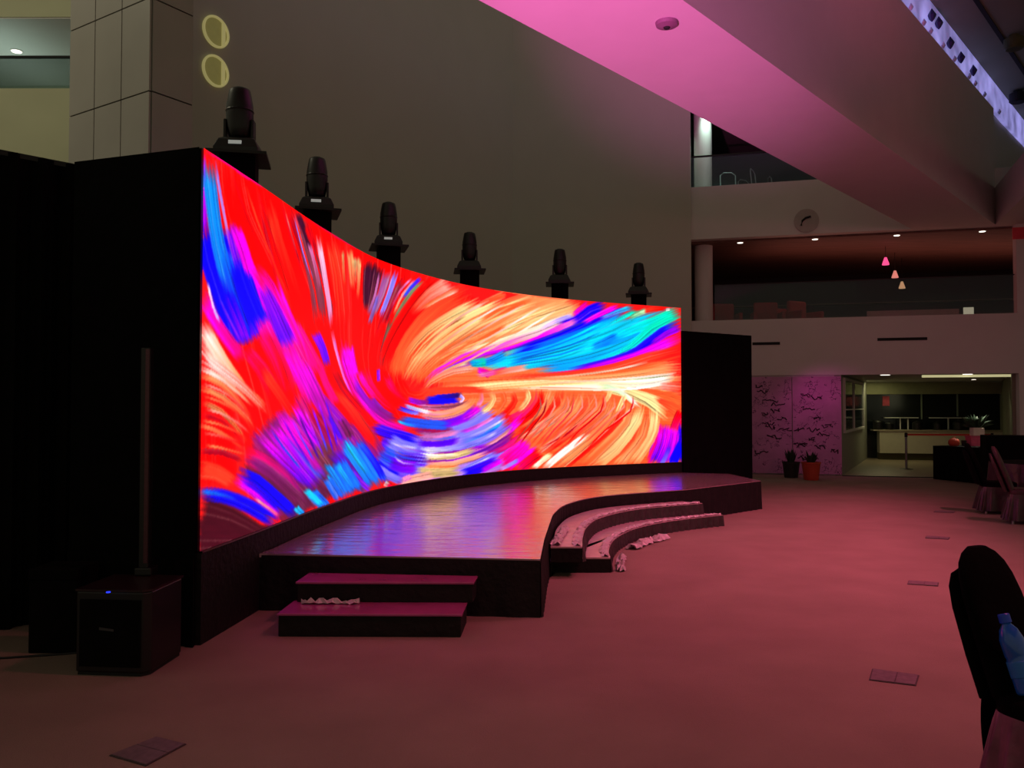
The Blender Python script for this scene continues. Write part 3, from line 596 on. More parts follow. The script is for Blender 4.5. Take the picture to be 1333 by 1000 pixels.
('RO', 'O', 26, (1212, 932, 1173, 1017, 1142, 875, 1100, 951, 1075, 817, 1025, 876, 1011, 742, 955, 786, 955, 665, 896, 697, 914, 593, 854, 615, 887, 531, 828, 542, 878, 487, 822, 487, 876, 443, 825, 441)),
('SK', 'O', 5, (1156, 965, 1149, 982, 1104, 925, 1097, 941, 1054, 887, 1046, 900, 1010, 849, 1002, 861, 969, 812, 961, 823)),
('Y', 'O', 14, (1253, 909, 1234, 957, 1192, 859, 1172, 904, 1130, 810, 1109, 850, 1069, 761, 1047, 795, 1014, 709, 988, 737, 963, 650, 935, 671, 923, 592, 893, 606, 902, 542, 872, 550, 886, 493, 858, 499)),
('Y', 'S', 14, (1352, 949, 1334, 1000, 1273, 885, 1255, 931, 1196, 822, 1176, 863, 1126, 762, 1104, 797, 1063, 702, 1038, 730, 1006, 636, 979, 658, 958, 573, 930, 590, 926, 520, 899, 533, 900, 470, 874, 481)),
('Y', 'S', 16, (1469, 946, 1453, 1011, 1378, 886, 1363, 945, 1290, 826, 1273, 877, 1212, 765, 1192, 809, 1137, 701, 1115, 738, 1060, 632, 1036, 663, 993, 566, 967, 589, 953, 510, 926, 526, 921, 456, 896, 469)),
('Y', 'O', 22, (1601, 926, 1581, 1019, 1524, 879, 1505, 963, 1442, 826, 1422, 900, 1337, 752, 1317, 815, 1228, 677, 1209, 732, 1139, 626, 1120, 671, 1062, 576, 1039, 609, 997, 507, 971, 530, 934, 433, 912, 450)),
('S', 'Y', 10, (1632, 951, 1624, 995, 1549, 903, 1542, 941, 1465, 851, 1457, 883, 1377, 788, 1369, 815, 1285, 723, 1278, 745)),
('O', 'RO', 8, (1347, 977, 1338, 1007, 1316, 955, 1308, 983, 1286, 932, 1277, 957, 1255, 907, 1245, 929, 1223, 880, 1214, 900)),
('O', 'O', 14, (1452, 974, 1447, 989, 1411, 938, 1405, 961, 1371, 904, 1363, 933, 1328, 871, 1318, 906, 1287, 840, 1276, 880, 1256, 815, 1241, 860, 1227, 791, 1210, 841)),
('BG', 'O', 2, (1187, 841, 1185, 845, 1137, 796, 1135, 801, 1086, 751, 1084, 755, 1035, 702, 1033, 705, 988, 652, 985, 655, 951, 602, 948, 604, 917, 552, 914, 554)),
('BG', 'O', 2, (1282, 794, 1280, 800, 1219, 747, 1217, 752, 1154, 698, 1152, 702, 1086, 639, 1084, 643, 1016, 580, 1014, 583)),
('O', 'O', 5, (1346, 797, 1339, 815, 1304, 764, 1298, 781, 1259, 731, 1254, 746, 1209, 697, 1204, 709, 1155, 662, 1151, 673)),
('W', 'Y', 10, (1611, 913, 1599, 953, 1541, 851, 1530, 888, 1466, 792, 1456, 827, 1376, 736, 1369, 768, 1285, 686, 1278, 714, 1204, 645, 1197, 671, 1123, 609, 1117, 631)),
('WP', 'SK', 10, (1606, 875, 1594, 915, 1538, 819, 1527, 856, 1465, 765, 1457, 800, 1376, 715, 1370, 747, 1285, 669, 1278, 697, 1200, 629, 1193, 653, 1124, 591, 1116, 609, 1069, 546, 1059, 560, 1020, 500, 1011, 511)),
('PK', 'M', 7, (1436, 756, 1428, 784, 1359, 704, 1352, 730, 1284, 658, 1279, 683, 1218, 633, 1213, 657, 1157, 609, 1150, 629, 1094, 566, 1085, 582, 1039, 520, 1028, 533, 1005, 481, 993, 491, 979, 443, 967, 452)),
('M', 'P', 5, (1614, 873, 1608, 893, 1539, 804, 1533, 823, 1464, 741, 1458, 761, 1389, 692, 1385, 711, 1314, 652, 1310, 670, 1232, 619, 1229, 637, 1156, 587, 1151, 603, 1100, 550, 1092, 564, 1056, 510, 1046, 522, 1019, 468, 1008, 478, 986, 424, 975, 434)),
('LV', 'PK', 8, (1235, 595, 1227, 626, 1198, 579, 1190, 606, 1157, 559, 1149, 583, 1105, 530, 1096, 551, 1056, 500, 1046, 517, 1027, 472, 1015, 484, 1003, 444, 993, 453)),
('MV', 'K', 5, (1315, 642, 1310, 662, 1234, 602, 1229, 620, 1156, 563, 1151, 579, 1092, 525, 1086, 538, 1041, 487, 1033, 497, 1006, 449, 997, 457, 977, 411, 969, 417)),
('SK', 'O', 8, (1232, 545, 1230, 578, 1177, 536, 1174, 567, 1123, 523, 1117, 550, 1069, 497, 1059, 520, 1023, 466, 1009, 485, 996, 436, 979, 450, 975, 404, 957, 416)),
('GY', 'SK', 4, (1194, 583, 1191, 599, 1158, 570, 1155, 583, 1122, 555, 1118, 566, 1087, 535, 1083, 543, 1052, 513, 1049, 519)),
('K', 'M', 10, (1664, 968, 1648, 1004, 1643, 943, 1628, 975, 1623, 920, 1610, 948, 1609, 903, 1597, 928, 1596, 888, 1586, 909)),
('B', 'V', 16, (1730, 950, 1717, 1021, 1695, 931, 1682, 997, 1665, 912, 1647, 967, 1642, 883, 1621, 929, 1613, 848, 1598, 897, 1571, 824, 1563, 872, 1528, 804, 1521, 848)),
('LV', 'WP', 5, (1607, 899, 1603, 921, 1571, 878, 1567, 897, 1536, 855, 1531, 872, 1502, 826, 1497, 840, 1469, 795, 1465, 807)),
('PK', 'M', 10, (1622, 853, 1612, 895, 1584, 829, 1576, 865, 1546, 804, 1538, 834, 1506, 775, 1498, 800, 1464, 746, 1458, 765)),
('B', 'B', 14, (1770, 938, 1751, 994, 1729, 897, 1711, 952, 1684, 853, 1667, 908, 1622, 799, 1606, 854, 1555, 747, 1541, 801, 1493, 707, 1481, 760, 1438, 673, 1426, 725, 1391, 647, 1380, 696, 1348, 623, 1337, 671)),
('M', 'M', 7, (1767, 971, 1759, 1001, 1729, 940, 1722, 966, 1693, 909, 1686, 931, 1660, 878, 1654, 897, 1628, 848, 1622, 864)),
('P', 'B', 6, (1792, 967, 1785, 992, 1748, 925, 1741, 948, 1707, 888, 1701, 908, 1676, 862, 1671, 881, 1650, 841, 1645, 858)),
('L', 'L', 12, (1800, 937, 1782, 984, 1754, 883, 1737, 930, 1702, 831, 1688, 878, 1638, 782, 1627, 829, 1567, 735, 1557, 780, 1489, 687, 1479, 730, 1407, 641, 1398, 682)),
('C', 'C', 16, (1832, 927, 1808, 990, 1781, 871, 1759, 933, 1727, 816, 1708, 878, 1664, 762, 1648, 823, 1599, 711, 1583, 772, 1536, 668, 1522, 726, 1466, 629, 1456, 686, 1373, 591, 1366, 646, 1284, 564, 1279, 617, 1230, 561, 1233, 612, 1190, 567, 1196, 615)),
('C', 'C', 26, (1892, 846, 1858, 956, 1826, 787, 1795, 892, 1758, 732, 1733, 834, 1686, 687, 1667, 786, 1613, 650, 1597, 743, 1544, 619, 1530, 705, 1466, 590, 1456, 671, 1365, 564, 1358, 637, 1254, 538, 1247, 604)),
('C', 'A', 20, (1941, 832, 1909, 912, 1879, 764, 1850, 842, 1814, 700, 1791, 779, 1741, 648, 1724, 726, 1667, 607, 1655, 683, 1592, 576, 1583, 649, 1522, 555, 1516, 624, 1473, 547, 1470, 613, 1432, 544, 1431, 606)),
('A', 'L', 12, (1351, 633, 1334, 677, 1320, 610, 1305, 650, 1287, 588, 1276, 627, 1251, 574, 1244, 610, 1215, 564, 1210, 596)),
('L', 'A', 14, (1771, 764, 1755, 824, 1745, 746, 1730, 799, 1718, 728, 1706, 775, 1689, 710, 1679, 751, 1660, 693, 1652, 727)),
('A', 'A', 10, (1860, 829, 1848, 872, 1821, 798, 1811, 837, 1784, 769, 1775, 803, 1752, 744, 1744, 774, 1721, 721, 1714, 746)),
('G', 'C', 16, (2014, 944, 1996, 1016, 1961, 908, 1944, 974, 1911, 874, 1897, 934, 1873, 849, 1860, 902, 1837, 825, 1825, 872, 1794, 796, 1784, 837, 1750, 766, 1741, 800)),
('G', 'C', 20, (2012, 900, 1986, 988, 1954, 856, 1930, 935, 1903, 811, 1875, 877, 1859, 750, 1830, 805, 1813, 688, 1791, 743, 1766, 649, 1753, 703, 1722, 623, 1713, 673, 1678, 608, 1673, 651, 1635, 597, 1631, 633)),
('G', 'C', 6, (1841, 953, 1834, 978, 1817, 933, 1811, 957, 1792, 911, 1785, 932, 1757, 879, 1751, 897, 1720, 844, 1715, 860)),
('GY', 'GR', 7, (1870, 954, 1862, 984, 1845, 935, 1838, 962, 1823, 918, 1816, 941, 1810, 906, 1803, 925, 1800, 895, 1794, 911)),
('R', 'RO', 7, (1944, 975, 1942, 1010, 1916, 969, 1914, 1000, 1891, 962, 1888, 991, 1873, 954, 1869, 980, 1856, 946, 1853, 969)),
('W', 'W', 3, (1956, 977, 1955, 991, 1947, 973, 1946, 988, 1938, 970, 1937, 984)),
('C', 'LV', 7, (1820, 967, 1814, 999, 1792, 953, 1787, 980, 1762, 936, 1758, 958, 1728, 912, 1724, 929, 1691, 885, 1688, 898)),
('G', 'A', 12, (1269, 577, 1263, 626, 1248, 573, 1243, 618, 1227, 569, 1223, 610, 1207, 567, 1204, 604, 1187, 566, 1185, 598)),
('B', 'V', 12, (2011, 867, 1999, 923, 1972, 845, 1959, 896, 1933, 816, 1917, 859, 1887, 756, 1869, 794, 1838, 694, 1824, 731, 1794, 658, 1785, 695, 1748, 632, 1742, 667, 1691, 605, 1686, 637, 1635, 582, 1631, 611, 1597, 567, 1593, 592, 1564, 554, 1560, 576)),
('M', 'P', 16, (2015, 779, 1995, 850, 1971, 749, 1954, 815, 1927, 719, 1911, 777, 1878, 682, 1864, 734, 1821, 644, 1812, 692, 1749, 610, 1743, 652, 1678, 581, 1673, 616, 1619, 561, 1616, 590, 1563, 545, 1561, 567)),
('P', 'P', 9, (2010, 854, 1999, 895, 1976, 829, 1965, 866, 1942, 803, 1931, 834, 1911, 769, 1900, 796, 1879, 733, 1869, 756)),
('K', 'K', 6, (1892, 693, 1885, 720, 1836, 649, 1829, 676, 1776, 609, 1771, 636, 1708, 579, 1705, 606, 1634, 555, 1632, 582, 1550, 536, 1549, 563, 1462, 519, 1460, 546)),
('RO', 'RO', 16, (2010, 686, 1999, 763, 1943, 660, 1933, 733, 1880, 633, 1868, 700, 1818, 598, 1806, 660, 1749, 563, 1741, 622, 1665, 534, 1659, 589, 1578, 513, 1575, 564, 1503, 505, 1502, 551, 1432, 501, 1431, 544, 1358, 495, 1357, 533, 1282, 489, 1281, 523)),
('O', 'O', 14, (2010, 641, 1998, 708, 1945, 609, 1935, 671, 1878, 579, 1870, 637, 1802, 552, 1797, 607, 1719, 528, 1715, 578, 1625, 506, 1622, 552, 1519, 488, 1518, 529, 1401, 480, 1400, 517, 1282, 473, 1281, 505, 1184, 460, 1181, 487, 1087, 444, 1084, 468)),
('S', 'S', 14, (2009, 580, 1999, 648, 1936, 553, 1928, 617, 1862, 529, 1857, 588, 1781, 512, 1777, 567, 1690, 499, 1688, 549, 1581, 487, 1579, 533, 1461, 477, 1460, 517, 1337, 467, 1335, 503, 1220, 454, 1217, 485, 1140, 435, 1135, 461, 1071, 413, 1066, 435)),
('K', 'M', 10, (1274, 504, 1289, 542, 1256, 518, 1268, 553, 1239, 530, 1249, 561, 1228, 536, 1233, 564, 1217, 540, 1220, 564)),
('K', 'PK', 8, (1361, 554, 1355, 587, 1322, 540, 1317, 569, 1284, 527, 1279, 553, 1248, 517, 1245, 540, 1214, 509, 1211, 529)),
('SK', 'RO', 8, (1433, 567, 1430, 602, 1397, 557, 1393, 590, 1360, 547, 1356, 577, 1322, 534, 1318, 560, 1284, 519, 1279, 543)),
('W', 'W', 12, (1996, 525, 1987, 583, 1944, 502, 1936, 560, 1891, 482, 1886, 540, 1833, 468, 1830, 526, 1774, 460, 1773, 517, 1717, 458, 1717, 514, 1661, 457, 1661, 514)),
('W', 'Y', 12, (1965, 479, 1962, 538, 1881, 467, 1879, 522, 1802, 458, 1801, 510, 1733, 462, 1734, 510, 1660, 468, 1662, 513, 1567, 471, 1568, 512, 1461, 469, 1461, 507, 1339, 460, 1337, 494, 1220, 447, 1218, 476, 1140, 430, 1136, 456, 1071, 413, 1066, 436)),
('Y', 'S', 7, (1689, 493, 1689, 526, 1607, 488, 1606, 519, 1519, 480, 1518, 509, 1419, 468, 1417, 495, 1313, 453, 1312, 477, 1211, 435, 1209, 456, 1104, 416, 1102, 435)),
('BG', 'GY', 1, (1979, 565, 1979, 571, 1935, 551, 1935, 556, 1889, 538, 1888, 543, 1832, 528, 1832, 533, 1773, 520, 1773, 524)),
('O', 'O', 12, (1803, 477, 1800, 444, 1846, 473, 1843, 433, 1891, 465, 1885, 420, 1937, 451, 1928, 399, 1984, 433, 1973, 376)),
('RO', 'SK', 14, (2003, 440, 2010, 509, 1981, 448, 1987, 510, 1959, 456, 1962, 511, 1931, 462, 1933, 509, 1902, 467, 1904, 507)),
('O', 'O', 14, (1999, 352, 2013, 418, 1972, 369, 1984, 430, 1943, 385, 1953, 443, 1908, 402, 1915, 455, 1870, 419, 1877, 466)),
('Y', 'Y', 8, (1746, 485, 1744, 462, 1805, 468, 1801, 441, 1862, 447, 1856, 417, 1912, 417, 1903, 384, 1959, 383, 1948, 347)),
('O', 'RO', 16, (1993, 271, 2019, 339, 1969, 299, 1992, 361, 1945, 326, 1963, 383, 1914, 354, 1929, 405, 1882, 381, 1894, 426)),
('Y', 'Y', 14, (1678, 504, 1672, 458, 1736, 487, 1729, 438, 1792, 467, 1783, 415, 1839, 443, 1826, 389, 1883, 410, 1864, 357, 1926, 361, 1901, 310, 1967, 307, 1940, 254)),
('GY', 'W', 7, (1691, 503, 1687, 470, 1728, 491, 1723, 459, 1763, 474, 1755, 445, 1788, 445, 1776, 421, 1807, 414, 1796, 391, 1828, 386, 1817, 362, 1850, 356, 1839, 334)),
('T', 'BG', 1, (1774, 453, 1773, 448, 1818, 421, 1816, 416, 1860, 386, 1858, 382, 1893, 343, 1891, 339, 1924, 298, 1922, 294)),
('R', 'K', 16, (2028, 304, 1985, 346, 2015, 277, 1975, 314, 2002, 251, 1966, 280, 1991, 220, 1958, 243, 1980, 187, 1951, 206)),
('V', 'B', 16, (2022, 264, 1990, 266, 2023, 212, 1987, 216, 2023, 152, 1982, 159, 2019, 70, 1974, 80, 2014, -19, 1965, -6)),
('M', 'P', 16, (1990, 223, 1953, 229, 1990, 178, 1950, 186, 1986, 124, 1944, 140, 1976, 53, 1932, 75, 1964, -22, 1917, 3)),
('K', 'K', 8, (1929, 244, 1905, 250, 1925, 189, 1901, 197, 1916, 128, 1894, 141, 1897, 54, 1875, 71, 1874, -23, 1853, -5)),
('M', 'V', 22, (1974, 214, 1909, 230, 1968, 156, 1906, 176, 1957, 93, 1901, 126, 1938, 26, 1887, 68, 1917, -37, 1869, 5)),
('V', 'LV', 5, (1960, 103, 1946, 113, 1951, 66, 1937, 75, 1941, 30, 1928, 41, 1932, 2, 1919, 14, 1923, -24, 1910, -11)),
('B', 'B', 12, (2017, 119, 1988, 142, 2004, 76, 1975, 100, 1993, 36, 1962, 60, 1984, 1, 1951, 25, 1975, -33, 1942, -8)),
('Y', 'S', 16, (1915, 354, 1873, 356, 1914, 276, 1872, 282, 1908, 199, 1867, 218, 1892, 136, 1854, 172, 1871, 81, 1834, 125, 1846, 22, 1809, 68, 1819, -38, 1782, 10)),
('O', 'S', 18, (1882, 325, 1836, 336, 1875, 248, 1829, 264, 1863, 168, 1819, 203, 1835, 97, 1796, 149, 1805, 41, 1768, 95, 1784, -5, 1745, 49, 1764, -48, 1724, 8)),
('RO', 'O', 16, (1841, 276, 1807, 289, 1833, 213, 1798, 232, 1817, 145, 1785, 181, 1781, 77, 1753, 126, 1744, 21, 1716, 74, 1722, -15, 1693, 40, 1703, -44, 1673, 13)),
('Y', 'S', 18, (1864, 387, 1830, 400, 1857, 325, 1821, 343, 1842, 252, 1806, 284, 1806, 158, 1772, 202, 1760, 66, 1729, 122, 1710, 1, 1683, 68, 1660, -53, 1633, 19)),
('S', 'O', 14, (1818, 400, 1785, 406, 1814, 325, 1780, 337, 1800, 244, 1768, 274, 1761, 162, 1734, 204, 1715, 87, 1689, 133, 1673, 22, 1648, 70, 1631, -39, 1605, 10)),
('RO', 'R', 16, (1791, 400, 1766, 405, 1788, 338, 1761, 349, 1774, 269, 1749, 298, 1735, 200, 1714, 242, 1688, 135, 1666, 181, 1636, 66, 1613, 116, 1588, 8, 1563, 61, 1564, -23, 1537, 33, 1547, -45, 1518, 13)),
('O', 'S', 14, (1773, 427, 1751, 435, 1763, 350, 1739, 363, 1745, 271, 1722, 297, 1707, 197, 1685, 234, 1657, 124, 1636, 167, 1597, 42, 1574, 89, 1531, -40, 1506, 11)),
('S', 'RO', 12, (1750, 437, 1728, 443, 1744, 369, 1721, 380, 1727, 294, 1706, 321, 1683, 222, 1665, 258, 1628, 150, 1609, 189, 1569, 74, 1548, 115, 1506, -3, 1484, 41)),
('S', 'R', 12, (1723, 434, 1699, 445, 1714, 379, 1690, 396, 1694, 316, 1673, 347, 1644, 244, 1626, 282, 1585, 174, 1567, 215, 1528, 113, 1509, 157, 1470, 57, 1451, 103)),
('O', 'SK', 14, (1697, 451, 1670, 465, 1688, 399, 1661, 419, 1667, 337, 1643, 372, 1618, 262, 1596, 305, 1558, 186, 1536, 232, 1501, 119, 1478, 168, 1444, 56, 1419, 108)),
('RO', 'O', 10, (1671, 432, 1651, 445, 1659, 378, 1638, 396, 1636, 318, 1618, 345, 1585, 247, 1569, 280, 1526, 180, 1511, 214, 1475, 124, 1459, 160, 1425, 73, 1408, 110)),
('S', 'O', 12, (1641, 451, 1614, 463, 1631, 393, 1604, 411, 1610, 329, 1588, 362, 1561, 261, 1542, 301, 1505, 199, 1486, 241, 1458, 150, 1439, 193, 1412, 105, 1392, 150)),
('O', 'SK', 12, (1599, 451, 1565, 460, 1592, 393, 1560, 408, 1575, 330, 1549, 361, 1533, 274, 1514, 313, 1484, 223, 1466, 263, 1436, 175, 1419, 213, 1387, 128, 1370, 165)),
('RO', 'R', 10, (1562, 460, 1533, 468, 1556, 414, 1528, 427, 1542, 364, 1519, 391, 1509, 317, 1491, 351, 1470, 270, 1452, 306, 1424, 218, 1406, 253, 1376, 164, 1358, 200)),
('S', 'O', 14, (1532, 465, 1493, 479, 1524, 422, 1488, 440, 1511, 376, 1480, 405, 1487, 332, 1462, 369, 1457, 291, 1435, 329, 1421, 249, 1401, 286, 1382, 207, 1363, 242)),
('R', 'R', 10, (1490, 462, 1467, 462, 1489, 425, 1465, 429, 1484, 383, 1461, 398, 1466, 338, 1445, 362, 1441, 295, 1423, 326, 1409, 260, 1393, 295, 1375, 228, 1359, 265)),
('O', 'K', 10, (1461, 464, 1432, 458, 1463, 431, 1434, 431, 1460, 390, 1433, 408, 1439, 344, 1417, 372, 1411, 302, 1393, 337, 1380, 277, 1367, 316, 1349, 258, 1337, 297)),
('Y', 'S', 7, (1423, 459, 1405, 443, 1431, 436, 1413, 424, 1435, 405, 1416, 410, 1424, 372, 1408, 388, 1409, 345, 1396, 365, 1395, 331, 1386, 353, 1383, 321, 1375, 345)),
('RO', 'R', 8, (1365, 451, 1345, 431, 1377, 424, 1356, 408, 1384, 387, 1361, 392, 1371, 348, 1351, 369, 1351, 317, 1334, 341, 1333, 294, 1317, 320, 1314, 273, 1299, 300)),
('O', 'O', 8, (1328, 447, 1309, 433, 1338, 420, 1317, 410, 1342, 385, 1320, 392, 1328, 350, 1308, 369, 1310, 319, 1291, 340)),
('S', 'Y', 8, (1286, 447, 1265, 430, 1295, 425, 1273, 412, 1299, 395, 1277, 398, 1289, 363, 1270, 378, 1273, 336, 1259, 356, 1256, 321, 1246, 344, 1239, 311, 1230, 333)),
('O', 'PK', 6, (1240, 442, 1223, 432, 1247, 420, 1229, 413, 1249, 394, 1232, 398, 1239, 369, 1225, 382, 1225, 348, 1213, 361)),
('Y', 'S', 6, (1739, 465, 1723, 472, 1735, 441, 1720, 448, 1729, 416, 1716, 426, 1720, 392, 1709, 403, 1710, 369, 1701, 379)),
('Y', 'S', 6, (1792, 425, 1777, 438, 1783, 397, 1769, 409, 1774, 369, 1761, 379, 1765, 337, 1753, 345, 1756, 303, 1745, 311)),
('DR', 'RO', 2, (1656, 305, 1654, 311, 1610, 241, 1608, 246, 1563, 183, 1561, 189, 1512, 143, 1511, 148, 1461, 108, 1460, 113)),
('W', 'W', 8, (1667, 190, 1654, 221, 1633, 151, 1620, 182, 1597, 110, 1583, 140, 1552, 57, 1537, 86, 1511, 8, 1497, 37, 1492, -16, 1477, 12, 1480, -33, 1464, -5)),
('Y', 'W', 7, (1524, 71, 1513, 98, 1502, 51, 1491, 77, 1481, 31, 1469, 55, 1462, 8, 1450, 29, 1443, -17, 1431, 4)),
('R', 'K', 18, (1486, 69, 1464, 123, 1466, 48, 1442, 105, 1445, 26, 1418, 85, 1421, -2, 1390, 59, 1395, -33, 1362, 32)),
('M', 'K', 26, (1445, 142, 1417, 189, 1426, 107, 1392, 163, 1404, 69, 1364, 136, 1376, 25, 1330, 102, 1345, -21, 1292, 67)),
('M', 'M', 5, (1465, 124, 1456, 142, 1436, 91, 1427, 108, 1406, 59, 1398, 75, 1377, 27, 1369, 42, 1347, -3, 1339, 11)),
('SK', 'O', 3, (1527, 268, 1522, 279, 1495, 237, 1490, 248, 1463, 207, 1458, 218, 1431, 178, 1426, 189, 1399, 149, 1394, 160)),
('M', 'P', 10, (1422, 305, 1400, 334, 1396, 262, 1375, 290, 1367, 219, 1348, 249, 1330, 180, 1314, 212, 1289, 146, 1275, 178, 1244, 119, 1233, 151, 1199, 96, 1188, 126)),
('N', 'V', 12, (1389, 195, 1368, 237, 1357, 162, 1336, 203, 1322, 130, 1303, 172, 1283, 102, 1266, 143, 1242, 78, 1228, 120, 1200, 64, 1190, 105, 1159, 55, 1149, 94)),
('K', 'N', 8, (1408, 187, 1397, 208, 1371, 147, 1360, 170, 1333, 111, 1322, 138, 1294, 89, 1285, 119, 1255, 73, 1246, 105)),
('LV', 'LV', 26, (1374, 246, 1335, 334, 1338, 214, 1299, 302, 1300, 183, 1263, 274, 1260, 156, 1226, 251, 1218, 134, 1188, 232, 1175, 119, 1149, 219, 1133, 107, 1108, 207)),
('W', 'LV', 2, (1350, 300, 1347, 307, 1305, 261, 1302, 268, 1258, 226, 1255, 234, 1208, 202, 1205, 210, 1155, 183, 1153, 191)),
('C', 'LV', 3, (1330, 264, 1325, 275, 1293, 230, 1288, 241, 1253, 200, 1248, 211, 1203, 177, 1199, 188, 1149, 157, 1146, 169)),
('BL', 'LV', 2, (1314, 241, 1311, 248, 1275, 215, 1273, 223, 1236, 194, 1234, 202, 1196, 183, 1194, 191, 1155, 175, 1153, 183)),
('W', 'LV', 2, (1308, 215, 1305, 223, 1272, 190, 1269, 198, 1236, 169, 1234, 177, 1199, 158, 1197, 166, 1161, 150, 1160, 158)),
('SK', 'PK', 4, (1371, 236, 1363, 249, 1337, 198, 1330, 211, 1300, 163, 1294, 176, 1254, 136, 1250, 148, 1205, 113, 1201, 124)),
('LV', 'LV', 8, (1289, 316, 1274, 343, 1259, 288, 1246, 315, 1224, 263, 1214, 291, 1176, 244, 1169, 271, 1123, 231, 1118, 257, 1070, 225, 1067, 250, 1018, 223, 1015, 245)),
('PK', 'P', 4, (1300, 297, 1294, 311, 1261, 267, 1255, 281, 1222, 240, 1216, 256, 1185, 224, 1181, 239, 1149, 211, 1145, 227)),
('DR', 'N', 8, (1123, 236, 1118, 268, 1081, 230, 1076, 260, 1035, 226, 1033, 255, 982, 229, 982, 256, 927, 234, 927, 259)),
('PK', 'MV', 9, (1157, 209, 1150, 244, 1106, 199, 1100, 233, 1052, 193, 1050, 225, 998, 199, 1000, 230, 944, 209, 947, 238)),
('V', 'V', 9, (1157, 169, 1151, 204, 1106, 159, 1100, 193, 1053, 155, 1050, 187, 998, 162, 1000, 192, 944, 172, 947, 201)),
('BL', 'MV', 3, (1142, 198, 1139, 209, 1097, 189, 1095, 201, 1052, 184, 1051, 196, 1007, 188, 1008, 199, 963, 195, 964, 206)),
('LV', 'W', 8, (1196, 146, 1190, 174, 1144, 132, 1138, 160, 1088, 122, 1085, 152, 1028, 126, 1027, 155, 967, 134, 967, 163)),
('P', 'N', 4, (1283, 145, 1280, 162, 1220, 128, 1218, 143, 1155, 116, 1153, 130, 1087, 114, 1086, 126, 1017, 115, 1016, 127)),
('Y', 'T', 9, (974, 127, 974, 94, 1049, 120, 1050, 87, 1118, 118, 1123, 87, 1176, 132, 1184, 103, 1231, 154, 1239, 126)),
('W', 'Y', 4, (968, 133, 966, 119, 1009, 124, 1008, 110, 1052, 116, 1052, 103, 1102, 114, 1103, 101, 1154, 113, 1154, 101)),
('MN', 'P', 3, (974, 98, 974, 87, 1050, 89, 1050, 77, 1120, 85, 1121, 73, 1179, 96, 1182, 84, 1233, 113, 1236, 101)),
('S', 'SK', 8, (974, 89, 974, 59, 1046, 79, 1047, 50, 1118, 77, 1123, 49, 1198, 95, 1205, 69, 1279, 124, 1285, 99)),
('T', 'T', 14, (945, 67, 947, 16, 998, 61, 1000, 8, 1050, 56, 1053, 2, 1104, 54, 1109, -1, 1158, 54, 1163, -2)),
('SK', 'SK', 10, (863, 29, 871, -7, 913, 32, 921, -5, 960, 35, 967, -2, 997, 37, 1004, 0, 1031, 40, 1038, 1)),
('S', 'O', 2, (981, 69, 981, 62, 1036, 61, 1036, 54, 1086, 55, 1087, 48, 1122, 54, 1123, 46, 1154, 55, 1155, 47)),
('LV', 'LV', 10, (1326, 89, 1311, 127, 1293, 68, 1279, 104, 1257, 47, 1244, 82, 1210, 25, 1199, 58, 1160, 4, 1149, 34)),
('W', 'LV', 2, (1283, 82, 1280, 90, 1253, 65, 1250, 72, 1220, 47, 1218, 55, 1183, 32, 1180, 39, 1142, 17, 1140, 25)),
('V', 'B', 14, (1325, 50, 1312, 90, 1293, 31, 1279, 75, 1258, 12, 1243, 59, 1213, -10, 1196, 40, 1163, -32, 1145, 22)),
('M', 'P', 6, (1335, 53, 1327, 77, 1310, 38, 1302, 62, 1286, 24, 1278, 48, 1263, 11, 1254, 34, 1239, -3, 1230, 20)),
('LV', 'PK', 4, (1393, 51, 1387, 67, 1372, 36, 1366, 51, 1352, 21, 1346, 37, 1333, 10, 1328, 25, 1315, -1, 1310, 15)),
('P', 'B', 6, (1194, -23, 1193, 2, 1175, -20, 1173, 0, 1155, -17, 1154, -1)),
('K', 'R', 16, (804, 474, 755, 437, 827, 447, 785, 410, 851, 425, 822, 382, 889, 407, 870, 360, 932, 393, 922, 346, 973, 387, 970, 341, 1017, 385, 1015, 340)),
('R', 'RO', 14, (892, 488, 852, 469, 909, 453, 869, 431, 923, 431, 895, 394, 943, 426, 938, 379, 965, 429, 982, 384, 983, 445, 1015, 407, 1005, 471, 1040, 435)),
('K', 'R', 8, (820, 505, 793, 491, 841, 467, 815, 452, 862, 434, 840, 415, 888, 414, 870, 391, 917, 396, 901, 371)),
('RO', 'RO', 10, (966, 454, 959, 418, 986, 450, 981, 414, 1016, 448, 1016, 413, 1079, 453, 1081, 418, 1153, 460, 1154, 426, 1219, 463, 1219, 429, 1282, 464, 1282, 430)),
('B', 'B', 12, (1156, 379, 1151, 427, 1113, 373, 1109, 418, 1070, 368, 1067, 411, 1029, 367, 1027, 406, 988, 366, 987, 403)),
('D2', 'B', 6, (1171, 407, 1169, 431, 1139, 403, 1137, 426, 1104, 399, 1102, 420, 1062, 395, 1060, 415, 1017, 391, 1015, 409)),
('N', 'P', 8, (1007, 355, 1011, 385, 984, 359, 988, 387, 960, 364, 965, 389, 933, 372, 939, 395, 906, 380, 912, 401)),
('LV', 'WP', 4, (1147, 422, 1141, 407, 1159, 414, 1152, 401, 1169, 400, 1158, 398, 1162, 382, 1153, 389, 1151, 367, 1143, 375)),
('MN', 'PK', 6, (1203, 422, 1183, 417, 1205, 403, 1186, 403, 1201, 381, 1185, 394, 1184, 363, 1175, 385, 1156, 351, 1152, 374, 1108, 343, 1106, 367, 1051, 339, 1051, 362, 998, 341, 999, 363, 944, 344, 945, 366)),
('S', 'SK', 10, (1228, 423, 1197, 434, 1220, 391, 1191, 406, 1204, 357, 1182, 385, 1172, 332, 1158, 365, 1131, 314, 1123, 348, 1084, 303, 1080, 337, 1034, 301, 1034, 333, 987, 308, 991, 338, 942, 319, 948, 347)),
